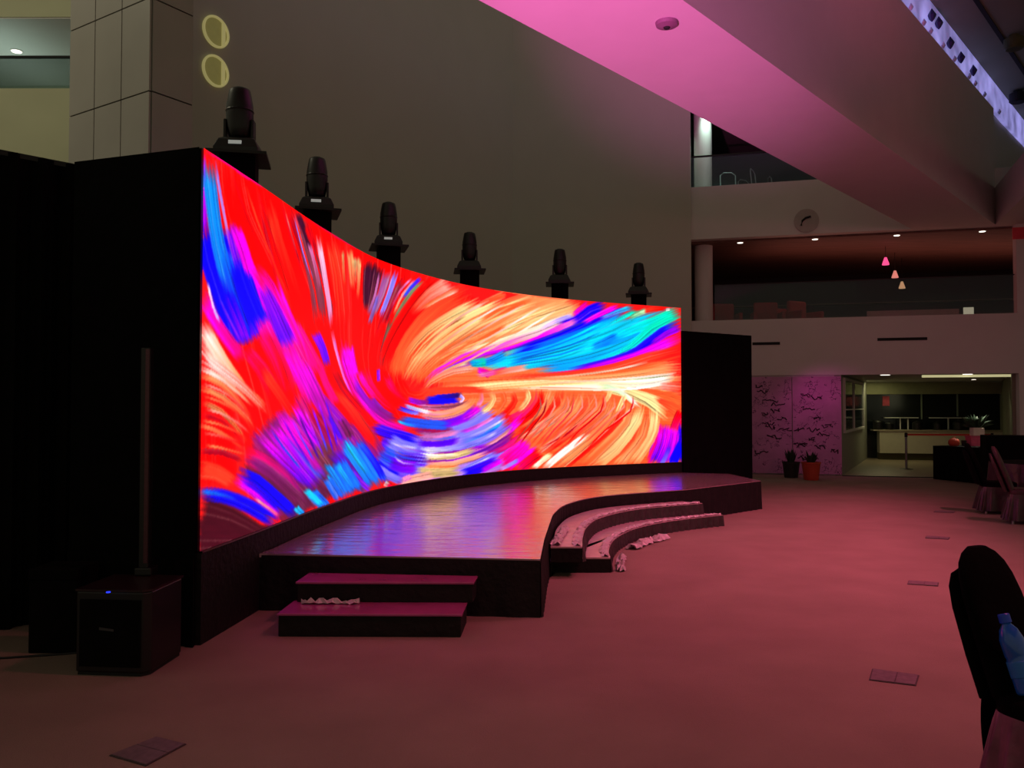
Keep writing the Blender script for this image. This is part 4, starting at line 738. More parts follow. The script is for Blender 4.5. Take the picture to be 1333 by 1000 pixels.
('S', 'PK', 8, (1199, 340, 1187, 369, 1163, 318, 1152, 348, 1124, 300, 1116, 330, 1079, 291, 1075, 322, 1033, 290, 1035, 320, 994, 299, 1001, 328, 959, 311, 967, 339)),
('LV', 'W', 4, (893, 369, 889, 355, 930, 358, 926, 344, 965, 347, 961, 333, 995, 339, 992, 325, 1025, 332, 1022, 317)),
('B', 'LV', 5, (858, 363, 852, 347, 895, 349, 890, 333, 929, 337, 925, 322, 953, 332, 951, 317, 974, 329, 973, 314)),
('P', 'V', 12, (1238, 336, 1212, 373, 1212, 306, 1188, 343, 1179, 278, 1161, 318, 1137, 259, 1125, 301, 1088, 248, 1084, 290, 1038, 249, 1038, 289, 987, 254, 988, 291)),
('M', 'P', 8, (1245, 341, 1230, 368, 1222, 321, 1208, 346, 1199, 302, 1187, 326, 1178, 289, 1168, 313, 1158, 280, 1150, 302)),
('BL', 'BL', 12, (863, 319, 854, 278, 904, 309, 895, 267, 948, 300, 942, 257, 1011, 291, 1008, 247, 1070, 285, 1068, 239, 1099, 284, 1099, 237, 1120, 284, 1121, 236)),
('C', 'BL', 2, (860, 295, 857, 289, 885, 285, 883, 278, 910, 276, 908, 269, 936, 270, 936, 263, 963, 266, 963, 259)),
('N', 'N', 24, (641, 333, 573, 286, 676, 311, 604, 266, 715, 280, 635, 241, 761, 228, 680, 193, 801, 171, 720, 141, 824, 130, 742, 106, 841, 95, 759, 73)),
('R', 'R', 14, (497, 491, 448, 469, 529, 450, 480, 429, 563, 410, 514, 388, 597, 379, 550, 355, 644, 339, 597, 316, 715, 267, 672, 247, 788, 181, 750, 161)),
('RO', 'R', 14, (544, 441, 499, 413, 588, 406, 542, 380, 634, 366, 587, 344, 680, 318, 634, 299, 723, 268, 682, 249, 763, 218, 727, 201, 801, 168, 770, 152)),
('DR', 'R', 9, (512, 532, 479, 518, 545, 483, 511, 469, 581, 436, 548, 421, 625, 398, 595, 381, 671, 364, 643, 346, 711, 334, 685, 316, 748, 305, 725, 287)),
('N', 'D', 10, (571, 318, 533, 304, 593, 294, 554, 281, 613, 271, 573, 258, 629, 250, 587, 240, 642, 231, 600, 221)),
('M', 'K', 14, (595, 629, 532, 614, 601, 587, 539, 572, 613, 543, 551, 526, 640, 489, 580, 470, 675, 435, 619, 412, 716, 394, 666, 366, 758, 353, 713, 324)),
('M', 'M', 16, (627, 606, 555, 586, 633, 576, 566, 558, 641, 546, 578, 529, 652, 514, 594, 498, 664, 479, 611, 466)),
('M', 'K', 12, (662, 459, 614, 437, 705, 407, 661, 387, 746, 360, 708, 337, 784, 323, 755, 297, 824, 295, 806, 264, 877, 275, 865, 240, 935, 256, 926, 221)),
('P', 'N', 8, (625, 500, 595, 490, 646, 468, 616, 457, 671, 436, 642, 424, 704, 403, 679, 388, 743, 370, 721, 353, 786, 339, 768, 319, 826, 315, 812, 292, 852, 304, 843, 278, 877, 298, 870, 271)),
('K', 'R', 14, (713, 529, 652, 512, 726, 492, 669, 474, 743, 458, 693, 434, 778, 419, 737, 391, 815, 385, 784, 352, 844, 367, 823, 330, 875, 353, 857, 315)),
('P', 'N', 6, (729, 410, 709, 397, 766, 376, 748, 363, 799, 346, 785, 330, 831, 327, 821, 309, 863, 312, 854, 293)),
('R', 'R', 12, (767, 559, 719, 546, 780, 510, 733, 496, 797, 465, 755, 445, 825, 429, 791, 402, 858, 399, 830, 366, 887, 381, 866, 344, 918, 367, 900, 328)),
('M', 'K', 6, (669, 510, 643, 501, 684, 483, 660, 474, 703, 457, 681, 445, 735, 427, 715, 414, 770, 395, 751, 381)),
('P', 'P', 4, (776, 523, 760, 521, 778, 493, 762, 491, 780, 463, 764, 461)),
('P', 'V', 12, (433, 629, 392, 606, 455, 600, 416, 581, 474, 569, 438, 554, 488, 535, 454, 524, 499, 500, 469, 491)),
('K', 'K', 10, (448, 523, 418, 513, 467, 483, 436, 473, 489, 444, 457, 433, 520, 404, 486, 391, 558, 362, 520, 348)),
('V', 'V', 6, (494, 330, 477, 323, 518, 300, 499, 294, 541, 271, 520, 265, 560, 247, 538, 241, 578, 225, 554, 219)),
('N', 'N', 12, (815, 267, 785, 239, 829, 252, 804, 224, 845, 238, 829, 208, 877, 223, 866, 194, 914, 207, 905, 180)),
('V', 'B', 16, (741, 297, 715, 250, 775, 283, 753, 237, 809, 269, 792, 223, 846, 256, 833, 210, 887, 243, 875, 198, 927, 229, 916, 185, 969, 214, 958, 172)),
('LV', 'LV', 20, (836, 238, 794, 185, 861, 219, 823, 164, 888, 203, 859, 141, 929, 186, 908, 119, 977, 168, 957, 99)),
('BL', 'V', 28, (794, 189, 744, 135, 827, 168, 782, 104, 858, 152, 832, 72, 907, 142, 896, 50, 968, 133, 959, 32)),
('V', 'P', 16, (831, 139, 808, 91, 863, 122, 844, 72, 893, 109, 884, 54, 924, 106, 927, 48, 961, 105, 966, 46)),
('B', 'B', 10, (769, 133, 739, 114, 794, 105, 767, 85, 819, 81, 798, 57, 848, 64, 833, 34, 881, 46, 868, 16)),
('LV', 'LV', 10, (775, 113, 748, 92, 800, 89, 776, 67, 826, 67, 806, 41, 859, 45, 843, 17, 896, 22, 881, -7)),
('LV', 'W', 2, (825, 220, 820, 215, 852, 200, 849, 194, 882, 181, 880, 175, 920, 170, 918, 163, 960, 160, 959, 153)),
('BL', 'BL', 3, (803, 169, 798, 161, 839, 147, 834, 138, 875, 127, 872, 117, 917, 114, 915, 104, 961, 103, 959, 92)),
('PK', 'PK', 6, (884, 28, 893, 7, 906, 34, 914, 13, 927, 39, 936, 18)),
('W', 'DR', 8, (809, 33, 794, 12, 826, 18, 813, 0, 844, 3, 832, -12)),
('K', 'R', 4, (817, 13, 815, 0, 839, 5, 837, -8, 861, -2, 859, -15)),
('V', 'D', 16, (522, 210, 475, 183, 581, 162, 529, 137, 641, 111, 585, 88, 693, 58, 636, 37, 740, 4, 685, -16)),
('V', 'P', 6, (624, 115, 602, 108, 656, 81, 634, 74, 687, 50, 667, 40, 717, 25, 700, 13, 746, 1, 730, -11)),
('L', 'L', 16, (667, 228, 612, 209, 707, 181, 653, 162, 747, 131, 693, 112, 787, 77, 735, 57, 826, 20, 776, -1)),
('BL', 'B', 8, (681, 217, 653, 204, 722, 175, 694, 163, 759, 130, 732, 119, 792, 79, 765, 70, 822, 26, 796, 17)),
('A', 'L', 14, (593, 245, 539, 228, 633, 197, 578, 181, 676, 146, 623, 129, 726, 86, 677, 68, 777, 20, 731, 2)),
('C', 'A', 4, (583, 226, 568, 221, 614, 191, 599, 186, 648, 153, 633, 148, 687, 111, 673, 105, 728, 66, 714, 60)),
('L', 'L', 26, (568, 166, 482, 142, 596, 134, 504, 110, 626, 98, 529, 77, 659, 57, 558, 37, 692, 12, 590, -6)),
('C', 'L', 6, (538, 150, 517, 144, 561, 121, 540, 115, 587, 90, 566, 84, 618, 55, 598, 49, 650, 17, 632, 12)),
('A', 'L', 8, (480, 160, 455, 151, 507, 128, 483, 120, 536, 94, 512, 87, 566, 56, 542, 50, 598, 16, 575, 12)),
('C', 'A', 2, (479, 116, 472, 114, 503, 86, 496, 84, 527, 57, 520, 55, 550, 31, 543, 29, 572, 7, 564, 5)),
('L', 'BL', 14, (495, 110, 456, 99, 517, 84, 474, 73, 539, 57, 493, 46, 562, 30, 513, 19, 586, 1, 533, -9)),
('L', 'L', 16, (421, 74, 377, 55, 442, 53, 399, 34, 462, 33, 421, 14, 478, 18, 441, -3, 494, 4, 459, -17)),
('C', 'C', 8, (379, 86, 358, 76, 397, 70, 376, 60, 416, 52, 397, 42, 442, 31, 424, 20, 469, 7, 452, -3)),
('C', 'L', 8, (336, 34, 316, 25, 350, 19, 331, 11, 364, 6, 346, -2, 371, -2, 355, -9, 377, -9, 362, -15)),
('BL', 'L', 5, (444, 49, 431, 42, 465, 30, 451, 23, 483, 12, 469, 7, 494, 0, 477, -4, 500, -9, 484, -12)),
('K', 'K', 5, (-4, 999, -8, 987, 17, 1002, 13, 991, 43, 1004, 38, 994, 81, 1003, 76, 993, 124, 1001, 119, 992, 164, 1003, 159, 994, 206, 1006, 201, 998)),
('DR', 'K', 3, (319, 1006, 313, 997, 382, 1005, 376, 995, 455, 1003, 449, 994, 543, 1003, 537, 992, 673, 1011, 668, 1000, 845, 1021, 841, 1010, 1016, 1016, 1013, 1004)),
('O', 'O', 3, (1154, 1012, 1152, 1000, 1282, 1011, 1281, 999, 1403, 1005, 1402, 994, 1520, 1002, 1519, 991, 1634, 997, 1633, 988)),
('W', 'S', 2, (1949, 498, 1948, 508, 1891, 481, 1890, 490, 1830, 466, 1830, 475, 1766, 458, 1766, 466, 1689, 454, 1689, 462, 1578, 456, 1578, 464, 1461, 458, 1461, 465, 1369, 452, 1369, 459, 1282, 444, 1282, 450)),
('W', 'S', 2, (1979, 568, 1979, 578, 1905, 550, 1905, 560, 1831, 534, 1830, 543, 1749, 521, 1749, 530, 1661, 510, 1661, 517, 1564, 497, 1564, 505, 1461, 485, 1461, 491)),
('W', 'S', 2, (1889, 643, 1888, 653, 1819, 609, 1817, 618, 1746, 579, 1745, 587, 1663, 554, 1663, 562, 1577, 534, 1576, 542, 1490, 520, 1490, 528, 1402, 509, 1402, 515)),
('SK', 'RO', 2, (1463, 436, 1459, 434, 1472, 397, 1468, 395, 1475, 354, 1470, 356, 1459, 307, 1455, 311, 1433, 256, 1430, 260, 1399, 193, 1395, 198, 1360, 129, 1356, 133)),
('S', 'RO', 2, (1489, 437, 1485, 434, 1498, 397, 1494, 395, 1501, 354, 1496, 356, 1484, 307, 1480, 311, 1457, 255, 1453, 259, 1422, 192, 1418, 197, 1382, 127, 1379, 132)),
('SK', 'RO', 2, (1515, 437, 1511, 435, 1524, 397, 1520, 396, 1527, 354, 1522, 356, 1509, 307, 1505, 311, 1480, 254, 1477, 259, 1445, 191, 1441, 196, 1405, 125, 1401, 130)),
('S', 'RO', 2, (1541, 438, 1537, 435, 1551, 398, 1546, 396, 1553, 354, 1548, 356, 1533, 306, 1530, 311, 1504, 254, 1500, 258, 1467, 190, 1464, 195, 1427, 124, 1424, 129)),
('SK', 'RO', 2, (1567, 438, 1563, 436, 1577, 398, 1572, 396, 1578, 354, 1574, 356, 1558, 306, 1555, 310, 1527, 253, 1524, 258, 1490, 189, 1487, 194, 1450, 122, 1446, 127)),
('S', 'RO', 2, (1593, 439, 1588, 436, 1602, 398, 1598, 397, 1604, 354, 1600, 356, 1583, 305, 1579, 310, 1550, 252, 1547, 257, 1513, 188, 1509, 193, 1472, 121, 1468, 126)),
('SK', 'RO', 2, (1618, 439, 1614, 437, 1628, 398, 1624, 397, 1629, 353, 1625, 356, 1607, 305, 1604, 310, 1574, 252, 1570, 257, 1535, 187, 1532, 192, 1494, 119, 1490, 125)),
('S', 'RO', 2, (1643, 440, 1639, 437, 1653, 399, 1649, 397, 1654, 353, 1650, 356, 1631, 305, 1628, 310, 1597, 251, 1594, 256, 1558, 186, 1555, 191, 1516, 118, 1513, 123)),
('SK', 'RO', 2, (1669, 440, 1664, 437, 1679, 399, 1674, 397, 1680, 353, 1676, 356, 1655, 304, 1652, 310, 1620, 250, 1616, 256, 1580, 185, 1577, 190, 1538, 117, 1535, 122)),
('SK', 'RO', 2, (1702, 441, 1698, 438, 1712, 399, 1708, 398, 1713, 353, 1709, 356, 1687, 304, 1684, 309, 1650, 250, 1647, 255, 1610, 184, 1607, 189, 1567, 115, 1564, 120)),
('SK', 'RO', 2, (1736, 442, 1732, 439, 1746, 400, 1742, 398, 1747, 353, 1743, 356, 1719, 304, 1716, 309, 1680, 249, 1677, 254, 1639, 183, 1636, 188, 1596, 113, 1593, 119)),
('SK', 'RO', 2, (1770, 442, 1765, 439, 1780, 400, 1776, 398, 1781, 353, 1777, 356, 1751, 303, 1748, 309, 1710, 248, 1707, 254, 1669, 182, 1666, 187, 1625, 112, 1622, 117)),
('SK', 'RO', 2, (1804, 443, 1799, 440, 1815, 400, 1810, 398, 1815, 353, 1811, 357, 1783, 303, 1780, 309, 1740, 248, 1738, 253, 1698, 180, 1695, 186, 1654, 110, 1650, 116)),
('DR', 'R', 1, (1498, 426, 1494, 427, 1494, 377, 1490, 378, 1486, 327, 1482, 329, 1462, 274, 1459, 277, 1433, 221, 1430, 224, 1407, 168, 1404, 171, 1380, 115, 1377, 118)),
('DR', 'R', 1, (1599, 428, 1595, 429, 1596, 378, 1592, 379, 1587, 326, 1584, 329, 1557, 272, 1555, 276, 1522, 217, 1519, 221, 1493, 163, 1490, 167, 1464, 109, 1461, 112)),
('DR', 'R', 1, (1707, 430, 1703, 430, 1705, 378, 1701, 379, 1695, 325, 1692, 328, 1660, 269, 1657, 274, 1618, 214, 1616, 218, 1585, 158, 1583, 162, 1554, 103, 1551, 107)),
('DR', 'R', 1, (1815, 432, 1811, 432, 1814, 379, 1810, 380, 1803, 324, 1800, 328, 1761, 267, 1758, 272, 1712, 211, 1710, 216, 1676, 154, 1673, 158, 1642, 97, 1640, 101)),
('W', 'O', 2, (1283, 941, 1280, 948, 1219, 884, 1216, 891, 1155, 826, 1152, 831, 1093, 762, 1089, 766, 1034, 696, 1031, 699, 985, 633, 982, 636, 938, 572, 936, 574)),
('Y', 'O', 2, (1317, 942, 1314, 949, 1251, 881, 1248, 887, 1184, 819, 1181, 825, 1119, 753, 1115, 757, 1055, 686, 1052, 689, 1000, 623, 997, 626, 947, 562, 945, 565)),
('W', 'O', 2, (1350, 942, 1347, 949, 1282, 877, 1279, 883, 1213, 812, 1211, 817, 1144, 743, 1141, 748, 1076, 675, 1073, 679, 1015, 612, 1012, 615, 956, 552, 954, 554)),
('Y', 'O', 2, (1383, 941, 1380, 949, 1313, 873, 1310, 879, 1242, 805, 1239, 810, 1169, 733, 1167, 738, 1097, 664, 1094, 668, 1030, 601, 1028, 604, 965, 542, 963, 544)),
('W', 'O', 2, (1416, 941, 1413, 948, 1344, 868, 1341, 875, 1270, 796, 1268, 802, 1194, 723, 1192, 728, 1117, 653, 1115, 657, 1045, 590, 1043, 593, 974, 531, 972, 534)),
('Y', 'O', 2, (1448, 939, 1445, 947, 1374, 863, 1371, 870, 1298, 788, 1296, 794, 1219, 713, 1216, 718, 1138, 641, 1135, 646, 1060, 579, 1058, 582, 983, 521, 981, 524)),
('W', 'O', 2, (1480, 938, 1477, 945, 1404, 858, 1401, 864, 1326, 779, 1323, 785, 1243, 702, 1240, 707, 1158, 630, 1156, 634, 1075, 567, 1073, 571, 992, 510, 990, 513)),
('Y', 'O', 2, (1512, 936, 1509, 943, 1434, 852, 1431, 858, 1353, 770, 1350, 776, 1267, 691, 1264, 696, 1178, 618, 1175, 622, 1090, 556, 1088, 559, 1001, 499, 999, 503)),
('W', 'O', 2, (1544, 934, 1541, 941, 1463, 846, 1460, 852, 1380, 760, 1377, 766, 1290, 679, 1288, 684, 1197, 605, 1195, 610, 1104, 544, 1103, 548, 1009, 489, 1008, 492)),
('C', 'L', 2, (1747, 914, 1745, 920, 1691, 860, 1690, 867, 1634, 807, 1632, 814, 1573, 753, 1571, 759, 1505, 703, 1504, 709, 1427, 667, 1426, 673, 1343, 635, 1342, 641)),
('A', 'L', 2, (1730, 878, 1728, 885, 1675, 828, 1673, 834, 1617, 778, 1616, 784, 1551, 728, 1550, 734, 1482, 683, 1481, 689, 1413, 651, 1412, 658, 1343, 625, 1342, 630)),
('C', 'L', 2, (1713, 843, 1711, 850, 1658, 795, 1657, 802, 1600, 748, 1599, 755, 1529, 703, 1528, 709, 1459, 663, 1457, 669, 1399, 636, 1399, 642, 1343, 614, 1342, 620)),
('A', 'L', 2, (1696, 809, 1694, 815, 1642, 763, 1640, 769, 1583, 719, 1582, 726, 1508, 678, 1507, 684, 1435, 643, 1434, 649, 1386, 621, 1385, 627, 1343, 603, 1342, 609)),
('C', 'L', 2, (1679, 774, 1677, 781, 1625, 731, 1624, 737, 1566, 690, 1564, 697, 1486, 653, 1485, 660, 1412, 624, 1411, 630, 1372, 606, 1371, 612, 1343, 592, 1342, 598)),
('A', 'L', 2, (1662, 740, 1661, 746, 1608, 699, 1607, 706, 1548, 661, 1547, 668, 1464, 629, 1463, 636, 1388, 604, 1387, 610, 1358, 591, 1357, 597, 1343, 582, 1342, 587)),
('C', 'L', 2, (1645, 706, 1644, 712, 1592, 667, 1590, 674, 1531, 632, 1530, 639, 1442, 605, 1441, 612, 1364, 585, 1363, 591, 1345, 576, 1343, 582, 1345, 573, 1341, 574)),
('DR', 'R', 2, (76, 988, 72, 984, 99, 940, 95, 937, 124, 891, 121, 888, 156, 840, 152, 837, 193, 787, 189, 784, 234, 731, 230, 728, 280, 671, 275, 669)),
('RO', 'R', 2, (114, 991, 109, 987, 137, 941, 133, 938, 164, 890, 159, 886, 196, 837, 192, 834, 233, 782, 228, 779, 271, 725, 266, 722, 311, 664, 306, 662)),
('DR', 'R', 2, (155, 994, 150, 990, 180, 942, 175, 939, 207, 889, 202, 885, 240, 834, 235, 831, 275, 777, 271, 774, 309, 718, 304, 716, 343, 656, 339, 654)),
('RO', 'R', 2, (200, 998, 195, 994, 226, 944, 221, 940, 254, 888, 249, 884, 287, 831, 282, 828, 321, 772, 316, 769, 349, 711, 344, 709, 377, 648, 372, 646)),
('DR', 'R', 2, (250, 1003, 245, 999, 277, 946, 272, 942, 306, 887, 300, 884, 338, 827, 332, 824, 369, 766, 363, 763, 391, 703, 386, 701, 411, 639, 406, 637)),
('RO', 'R', 2, (305, 1009, 299, 1005, 332, 948, 326, 944, 360, 886, 354, 882, 391, 823, 385, 820, 418, 759, 412, 757, 434, 694, 429, 693, 446, 629, 441, 628)),
('DR', 'R', 2, (363, 1015, 356, 1010, 390, 950, 384, 946, 417, 883, 411, 880, 446, 818, 440, 815, 469, 751, 463, 749, 478, 685, 472, 683, 482, 619, 476, 618)),
('RO', 'R', 2, (424, 1019, 417, 1015, 451, 950, 444, 947, 476, 880, 470, 876, 502, 811, 495, 808, 521, 742, 515, 740, 523, 674, 517, 673, 518, 608, 512, 607)),
('P', 'BL', 2, (214, 296, 208, 294, 240, 265, 235, 263, 271, 231, 266, 229, 311, 191, 306, 189, 356, 146, 351, 144)),
('M', 'V', 2, (241, 307, 236, 304, 268, 274, 262, 272, 298, 238, 293, 236, 336, 196, 331, 194, 378, 150, 373, 149)),
('P', 'V', 2, (271, 318, 264, 315, 297, 283, 291, 281, 326, 246, 321, 244, 362, 202, 356, 200, 401, 155, 395, 153)),
('M', 'BL', 2, (301, 329, 295, 327, 327, 293, 321, 290, 355, 253, 349, 252, 388, 208, 383, 207, 423, 160, 418, 158)),
('P', 'V', 2, (333, 341, 326, 339, 358, 303, 352, 301, 385, 262, 379, 260, 415, 215, 409, 213, 447, 164, 441, 163)),
('M', 'V', 2, (366, 353, 359, 351, 390, 313, 383, 311, 415, 270, 409, 269, 442, 221, 436, 220, 470, 170, 464, 169)),
('P', 'BL', 2, (400, 366, 392, 364, 423, 324, 416, 322, 446, 279, 439, 278, 470, 228, 463, 227, 493, 175, 487, 174)),
('M', 'V', 2, (434, 380, 426, 378, 456, 336, 449, 334, 477, 288, 470, 287, 497, 236, 491, 235, 518, 181, 511, 180)),
('P', 'V', 2, (469, 395, 461, 393, 489, 348, 482, 346, 509, 298, 502, 297, 527, 244, 519, 243, 543, 186, 537, 186)),
('W', 'V', 2, (820, 206, 818, 202, 853, 187, 851, 183, 892, 169, 891, 164, 952, 150, 951, 145, 1017, 131, 1016, 126)),
('LV', 'V', 2, (828, 188, 825, 184, 856, 169, 854, 165, 892, 151, 891, 146, 951, 133, 950, 129, 1017, 116, 1016, 111)),
('W', 'V', 2, (835, 170, 832, 166, 860, 151, 857, 147, 892, 133, 891, 129, 951, 117, 950, 112, 1017, 101, 1016, 96)),
('LV', 'V', 2, (843, 152, 839, 149, 863, 133, 860, 129, 892, 115, 891, 111, 950, 100, 950, 95, 1017, 86, 1016, 81)),
('W', 'V', 2, (850, 134, 846, 131, 867, 115, 863, 111, 892, 98, 891, 93, 950, 83, 949, 79, 1017, 70, 1017, 66)),
('SK', 'R', 2, (0, 413, -1, 410, 23, 408, 22, 405, 47, 400, 46, 397, 73, 386, 72, 384, 100, 368, 97, 366, 123, 344, 120, 342, 145, 316, 142, 315)),
('S', 'R', 2, (0, 383, 0, 380, 23, 377, 23, 375, 48, 370, 46, 367, 74, 358, 72, 355, 100, 341, 98, 339, 123, 320, 120, 319, 145, 297, 143, 296)),
('SK', 'R', 2, (1, 352, 0, 349, 24, 347, 23, 344, 48, 340, 47, 338, 74, 329, 72, 326, 100, 314, 98, 312, 123, 297, 121, 295, 145, 278, 143, 276)),
('S', 'R', 2, (1, 322, 0, 319, 24, 317, 23, 314, 48, 310, 47, 308, 74, 300, 73, 297, 100, 287, 99, 285, 123, 273, 121, 271, 145, 258, 143, 256)),
('SK', 'R', 2, (1, 292, 1, 289, 24, 287, 24, 284, 48, 281, 48, 278, 74, 271, 73, 269, 100, 260, 99, 258, 123, 250, 122, 247, 145, 239, 144, 237)),
('S', 'R', 2, (1, 261, 1, 258, 24, 257, 24, 254, 48, 251, 48, 248, 74, 242, 74, 240, 100, 233, 99, 231, 123, 226, 122, 224, 145, 220, 144, 217)),
)
def paint(W, H):
    rng = np.random.default_rng(3)
    img = np.zeros((H, W, 3), np.float32); img[:] = (235, 20, 20)
    for ca_, cb_, wd, rest in RIB:
        c0 = np.array(COL[ca_], np.float32); c1 = np.array(COL[cb_], np.float32)
        q = np.array(rest, np.float32).reshape(-1, 4)/1000*np.array([.5,1,.5,1]); wide = wd > 45
        px = q*np.array([W, H, W, H])
        seg = np.hypot(np.diff((px[:,0]+px[:,2])/2), np.diff((px[:,1]+px[:,3])/2)); T = np.r_[0, np.cumsum(seg)]; Lp = T[-1]
        nt_ = int(Lp*1.6)+4
        wmax = np.hypot(px[:,2]-px[:,0], px[:,3]-px[:,1]).max(); no_ = int(wmax*1.6)+3
        t = np.linspace(0, 1, nt_); o = np.linspace(0, 1, no_)
        E_ = np.stack([np.interp(t*Lp, T, px[:,k]) for k in range(4)], 1)
        X = E_[:,None,0]*(1-o)+E_[:,None,2]*o; Y = E_[:,None,1]*(1-o)+E_[:,None,3]*o
        nf = max(1, int(wd/1.35)); fi = np.minimum((o*nf).astype(int), nf-1)
        br = 1+rng.normal(0, .06, nf); sh = rng.normal(0, .05 if wide else .18, nf)
        dark = rng.random(nf) < (.0 if wide else .07); br[dark] *= .75
        lite = (rng.random(nf) < .09)*rng.uniform(.05, .25, nf)
        edge = np.abs(np.linspace(-1, 1, nf)) if nf > 2 else np.zeros(nf)
        s0_ = rng.uniform(0, .05 if wide else .08, nf)*(1+edge*.5); s1_ = 1-rng.uniform(0, .05 if wide else .10, nf)
        f = np.clip(t[:,None]+sh[fi][None,:], 0, 1)[..., None]
        colr = c0*(1-f)+c1*f
        l_ = lite[fi][None,:,None]
        colr = (colr*(1-l_)+np.array([255,190,170])*l_)*br[fi][None,:,None]
        ok = (t[:,None] >= s0_[fi][None,:]) & (t[:,None] <= s1_[fi][None,:])
        xi = np.round(X).astype(int); yi = np.round(Y).astype(int)
        ok &= (xi >= 0) & (xi < W) & (yi >= 0) & (yi < H)
        wob = 1+.05*np.sin(t[:,None]*rng.uniform(6, 22, nf)[fi][None,:]+rng.uniform(0, 6, nf)[fi][None,:])
        colr = colr*wob[...,None]
        fade = .07 if wide else .16
        al = np.clip(np.minimum((t[:,None]-s0_[fi][None,:])/fade, (s1_[fi][None,:]-t[:,None])/fade)+.15, 0, 1)
        al = al*(1-.3*np.clip((np.abs(o*2-1)-.75)/.25, 0, 1))[None,:] if wd > 6 else al
        under = img[np.clip(yi, 0, H-1), np.clip(xi, 0, W-1)]
        colr = under*(1-al[...,None])+colr*al[...,None]
        img[yi[ok], xi[ok]] = np.clip(colr[ok], 0, 255)
    return img
NU, NV = 1400, 340
img = paint(NU, NV)
for _ in range(2):
    soft = img.copy(); soft[1:-1,1:-1] = .5*img[1:-1,1:-1]+.125*(img[:-2,1:-1]+img[2:,1:-1]+img[1:-1,:-2]+img[1:-1,2:]); img = soft
a = img/255; rgb = np.where(a <= .04045, a/12.92, ((a+.055)/1.055)**2.4)
led = thing('led_video_wall', 'huge curved LED video wall showing a colourful swirl', 'video wall', (-1.3, 11.2, 0))
us = (np.arange(NU)+.5)/NU; us[0] = 0; us[-1] = 1
X = np.interp(us*TOT, L_, C_[:,0]); Y = np.interp(us*TOT, L_, C_[:,1]); Zs = np.linspace(ZB_, ZT_, NV)
vx = np.empty((NV, NU, 3), np.float32); vx[...,0] = X+1.3; vx[...,1] = Y-11.2; vx[...,2] = Zs[:,None]
idx = np.arange(NV*NU).reshape(NV, NU)
fc = np.stack([idx[:-1,:-1], idx[:-1,1:], idx[1:,1:], idx[1:,:-1]], -1).reshape(-1, 4)
me = bpy.data.meshes.new('display'); me.vertices.add(NV*NU); me.vertices.foreach_set('co', vx.ravel())
me.loops.add(fc.size); me.loops.foreach_set('vertex_index', fc.ravel().astype(np.int32))
me.polygons.add(len(fc)); me.polygons.foreach_set('loop_start', np.arange(0, fc.size, 4, dtype=np.int32)); me.polygons.foreach_set('loop_total', np.full(len(fc), 4, np.int32))
me.update(calc_edges=True); me.validate()
ca = me.color_attributes.new('picture', 'FLOAT_COLOR', 'POINT')
ca.data.foreach_set('color', np.concatenate([rgb, np.ones((NV, NU, 1))], -1).astype(np.float32).ravel())
ms = bpy.data.materials.new('led_picture'); ms.use_nodes = True; nt = ms.node_tree; b = nt.nodes['Principled BSDF']
b.inputs['Base Color'].default_value = (.01,.01,.01,1); b.inputs['Roughness'].default_value = .6; b.inputs['Specular IOR Level'].default_value = .1
at_ = nt.nodes.new('ShaderNodeVertexColor'); at_.layer_name = 'picture'
nt.links.new(at_.outputs['Color'], b.inputs['Emission Color']); b.inputs['Emission Strength'].default_value = 1.22
me.materials.append(ms)
o = bpy.data.objects.new('display', me); col.objects.link(o); o.parent = led
Cb = C_[::6]
back = offset(Cb, .015); back2 = offset(Cb, .09)
poly = [tuple(p) for p in back]+[tuple(p) for p in back2[::-1]]
obj('cabinet', MB().prism(poly, ZB_, ZT_), M['black_plastic'], led, led.location)
fr = offset(Cb, -.012); bk3 = offset(Cb, .11)
obj('base', MB().prism([tuple(p) for p in fr]+[tuple(p) for p in bk3[::-1]], 0, ZB_-.012), M['black_skirt'], led, led.location)
rim = MB(); rows = [[(p[0], p[1], ZB_-.012), (p[0], p[1], ZB_), (q[0], q[1], ZB_), (q[0], q[1], ZB_-.012)] for p, q in zip(offset(Cb, -.022), offset(Cb, .01))]
rim.grid(rows, True); obj('bottom_rim', rim, mat('rim_metal', (90,62,66), .4, metal=.6, noise=.05), led, led.location)

# wings either side
def pleat(a, b, z0, z1, amp, wl_, th, zb=None, n=None):
    a = Vector(a); b = Vector(b); L = (b-a).length; d = (b-a)/L; nn = Vector((-d.y, d.x)); n = n or int(L/.03)
    rows = []
    for i in range(n+1):
        s = L*i/n; o_ = amp*math.sin(2*PI*s/wl_)+amp*.5*math.sin(2*PI*s/wl_*2.3+1)
        q = a+d*s+nn*o_; r = a+d*s+nn*(o_-th)
        rows.append([(q.x,q.y,z0),(q.x,q.y,z1),(r.x,r.y,z1),(r.x,r.y,z0)])
    m = MB().grid(rows, True); m.add(rows[0], [(0,1,2,3)]); m.add(rows[-1], [(3,2,1,0)]); return m
lw0 = Vector(CP[0])+Vector((-.02,-.03)); ztw = at(259, 193, 6.08).z; lw1 = Vector(at(97, 205, 6.42)[:2]); 
t = thing('screen_wing', 'black cloth-covered wing at the left end of the video wall', 'screen wing', (-2.8, 6.3, 0))
obj('cover', pleat(lw0, lw1, 0, ztw, .004, .25, -.0, n=60) if False else MB().prism([tuple(lw0), tuple(lw1), tuple(lw1+Vector((.04,.35))), tuple(lw0+Vector((-.13,.3)))], 0, ztw), M['black_cloth'], t, t.location)
obj('base_cloth', pleat(lw0+Vector((0,-.03)), lw1+Vector((0,-.03)), 0, .62, .008, .12, .01), M['black_cloth'], t, t.location)
rw0 = Vector((3.23,15.92)); rw1 = Vector(at(978, 437, 17)[:2])
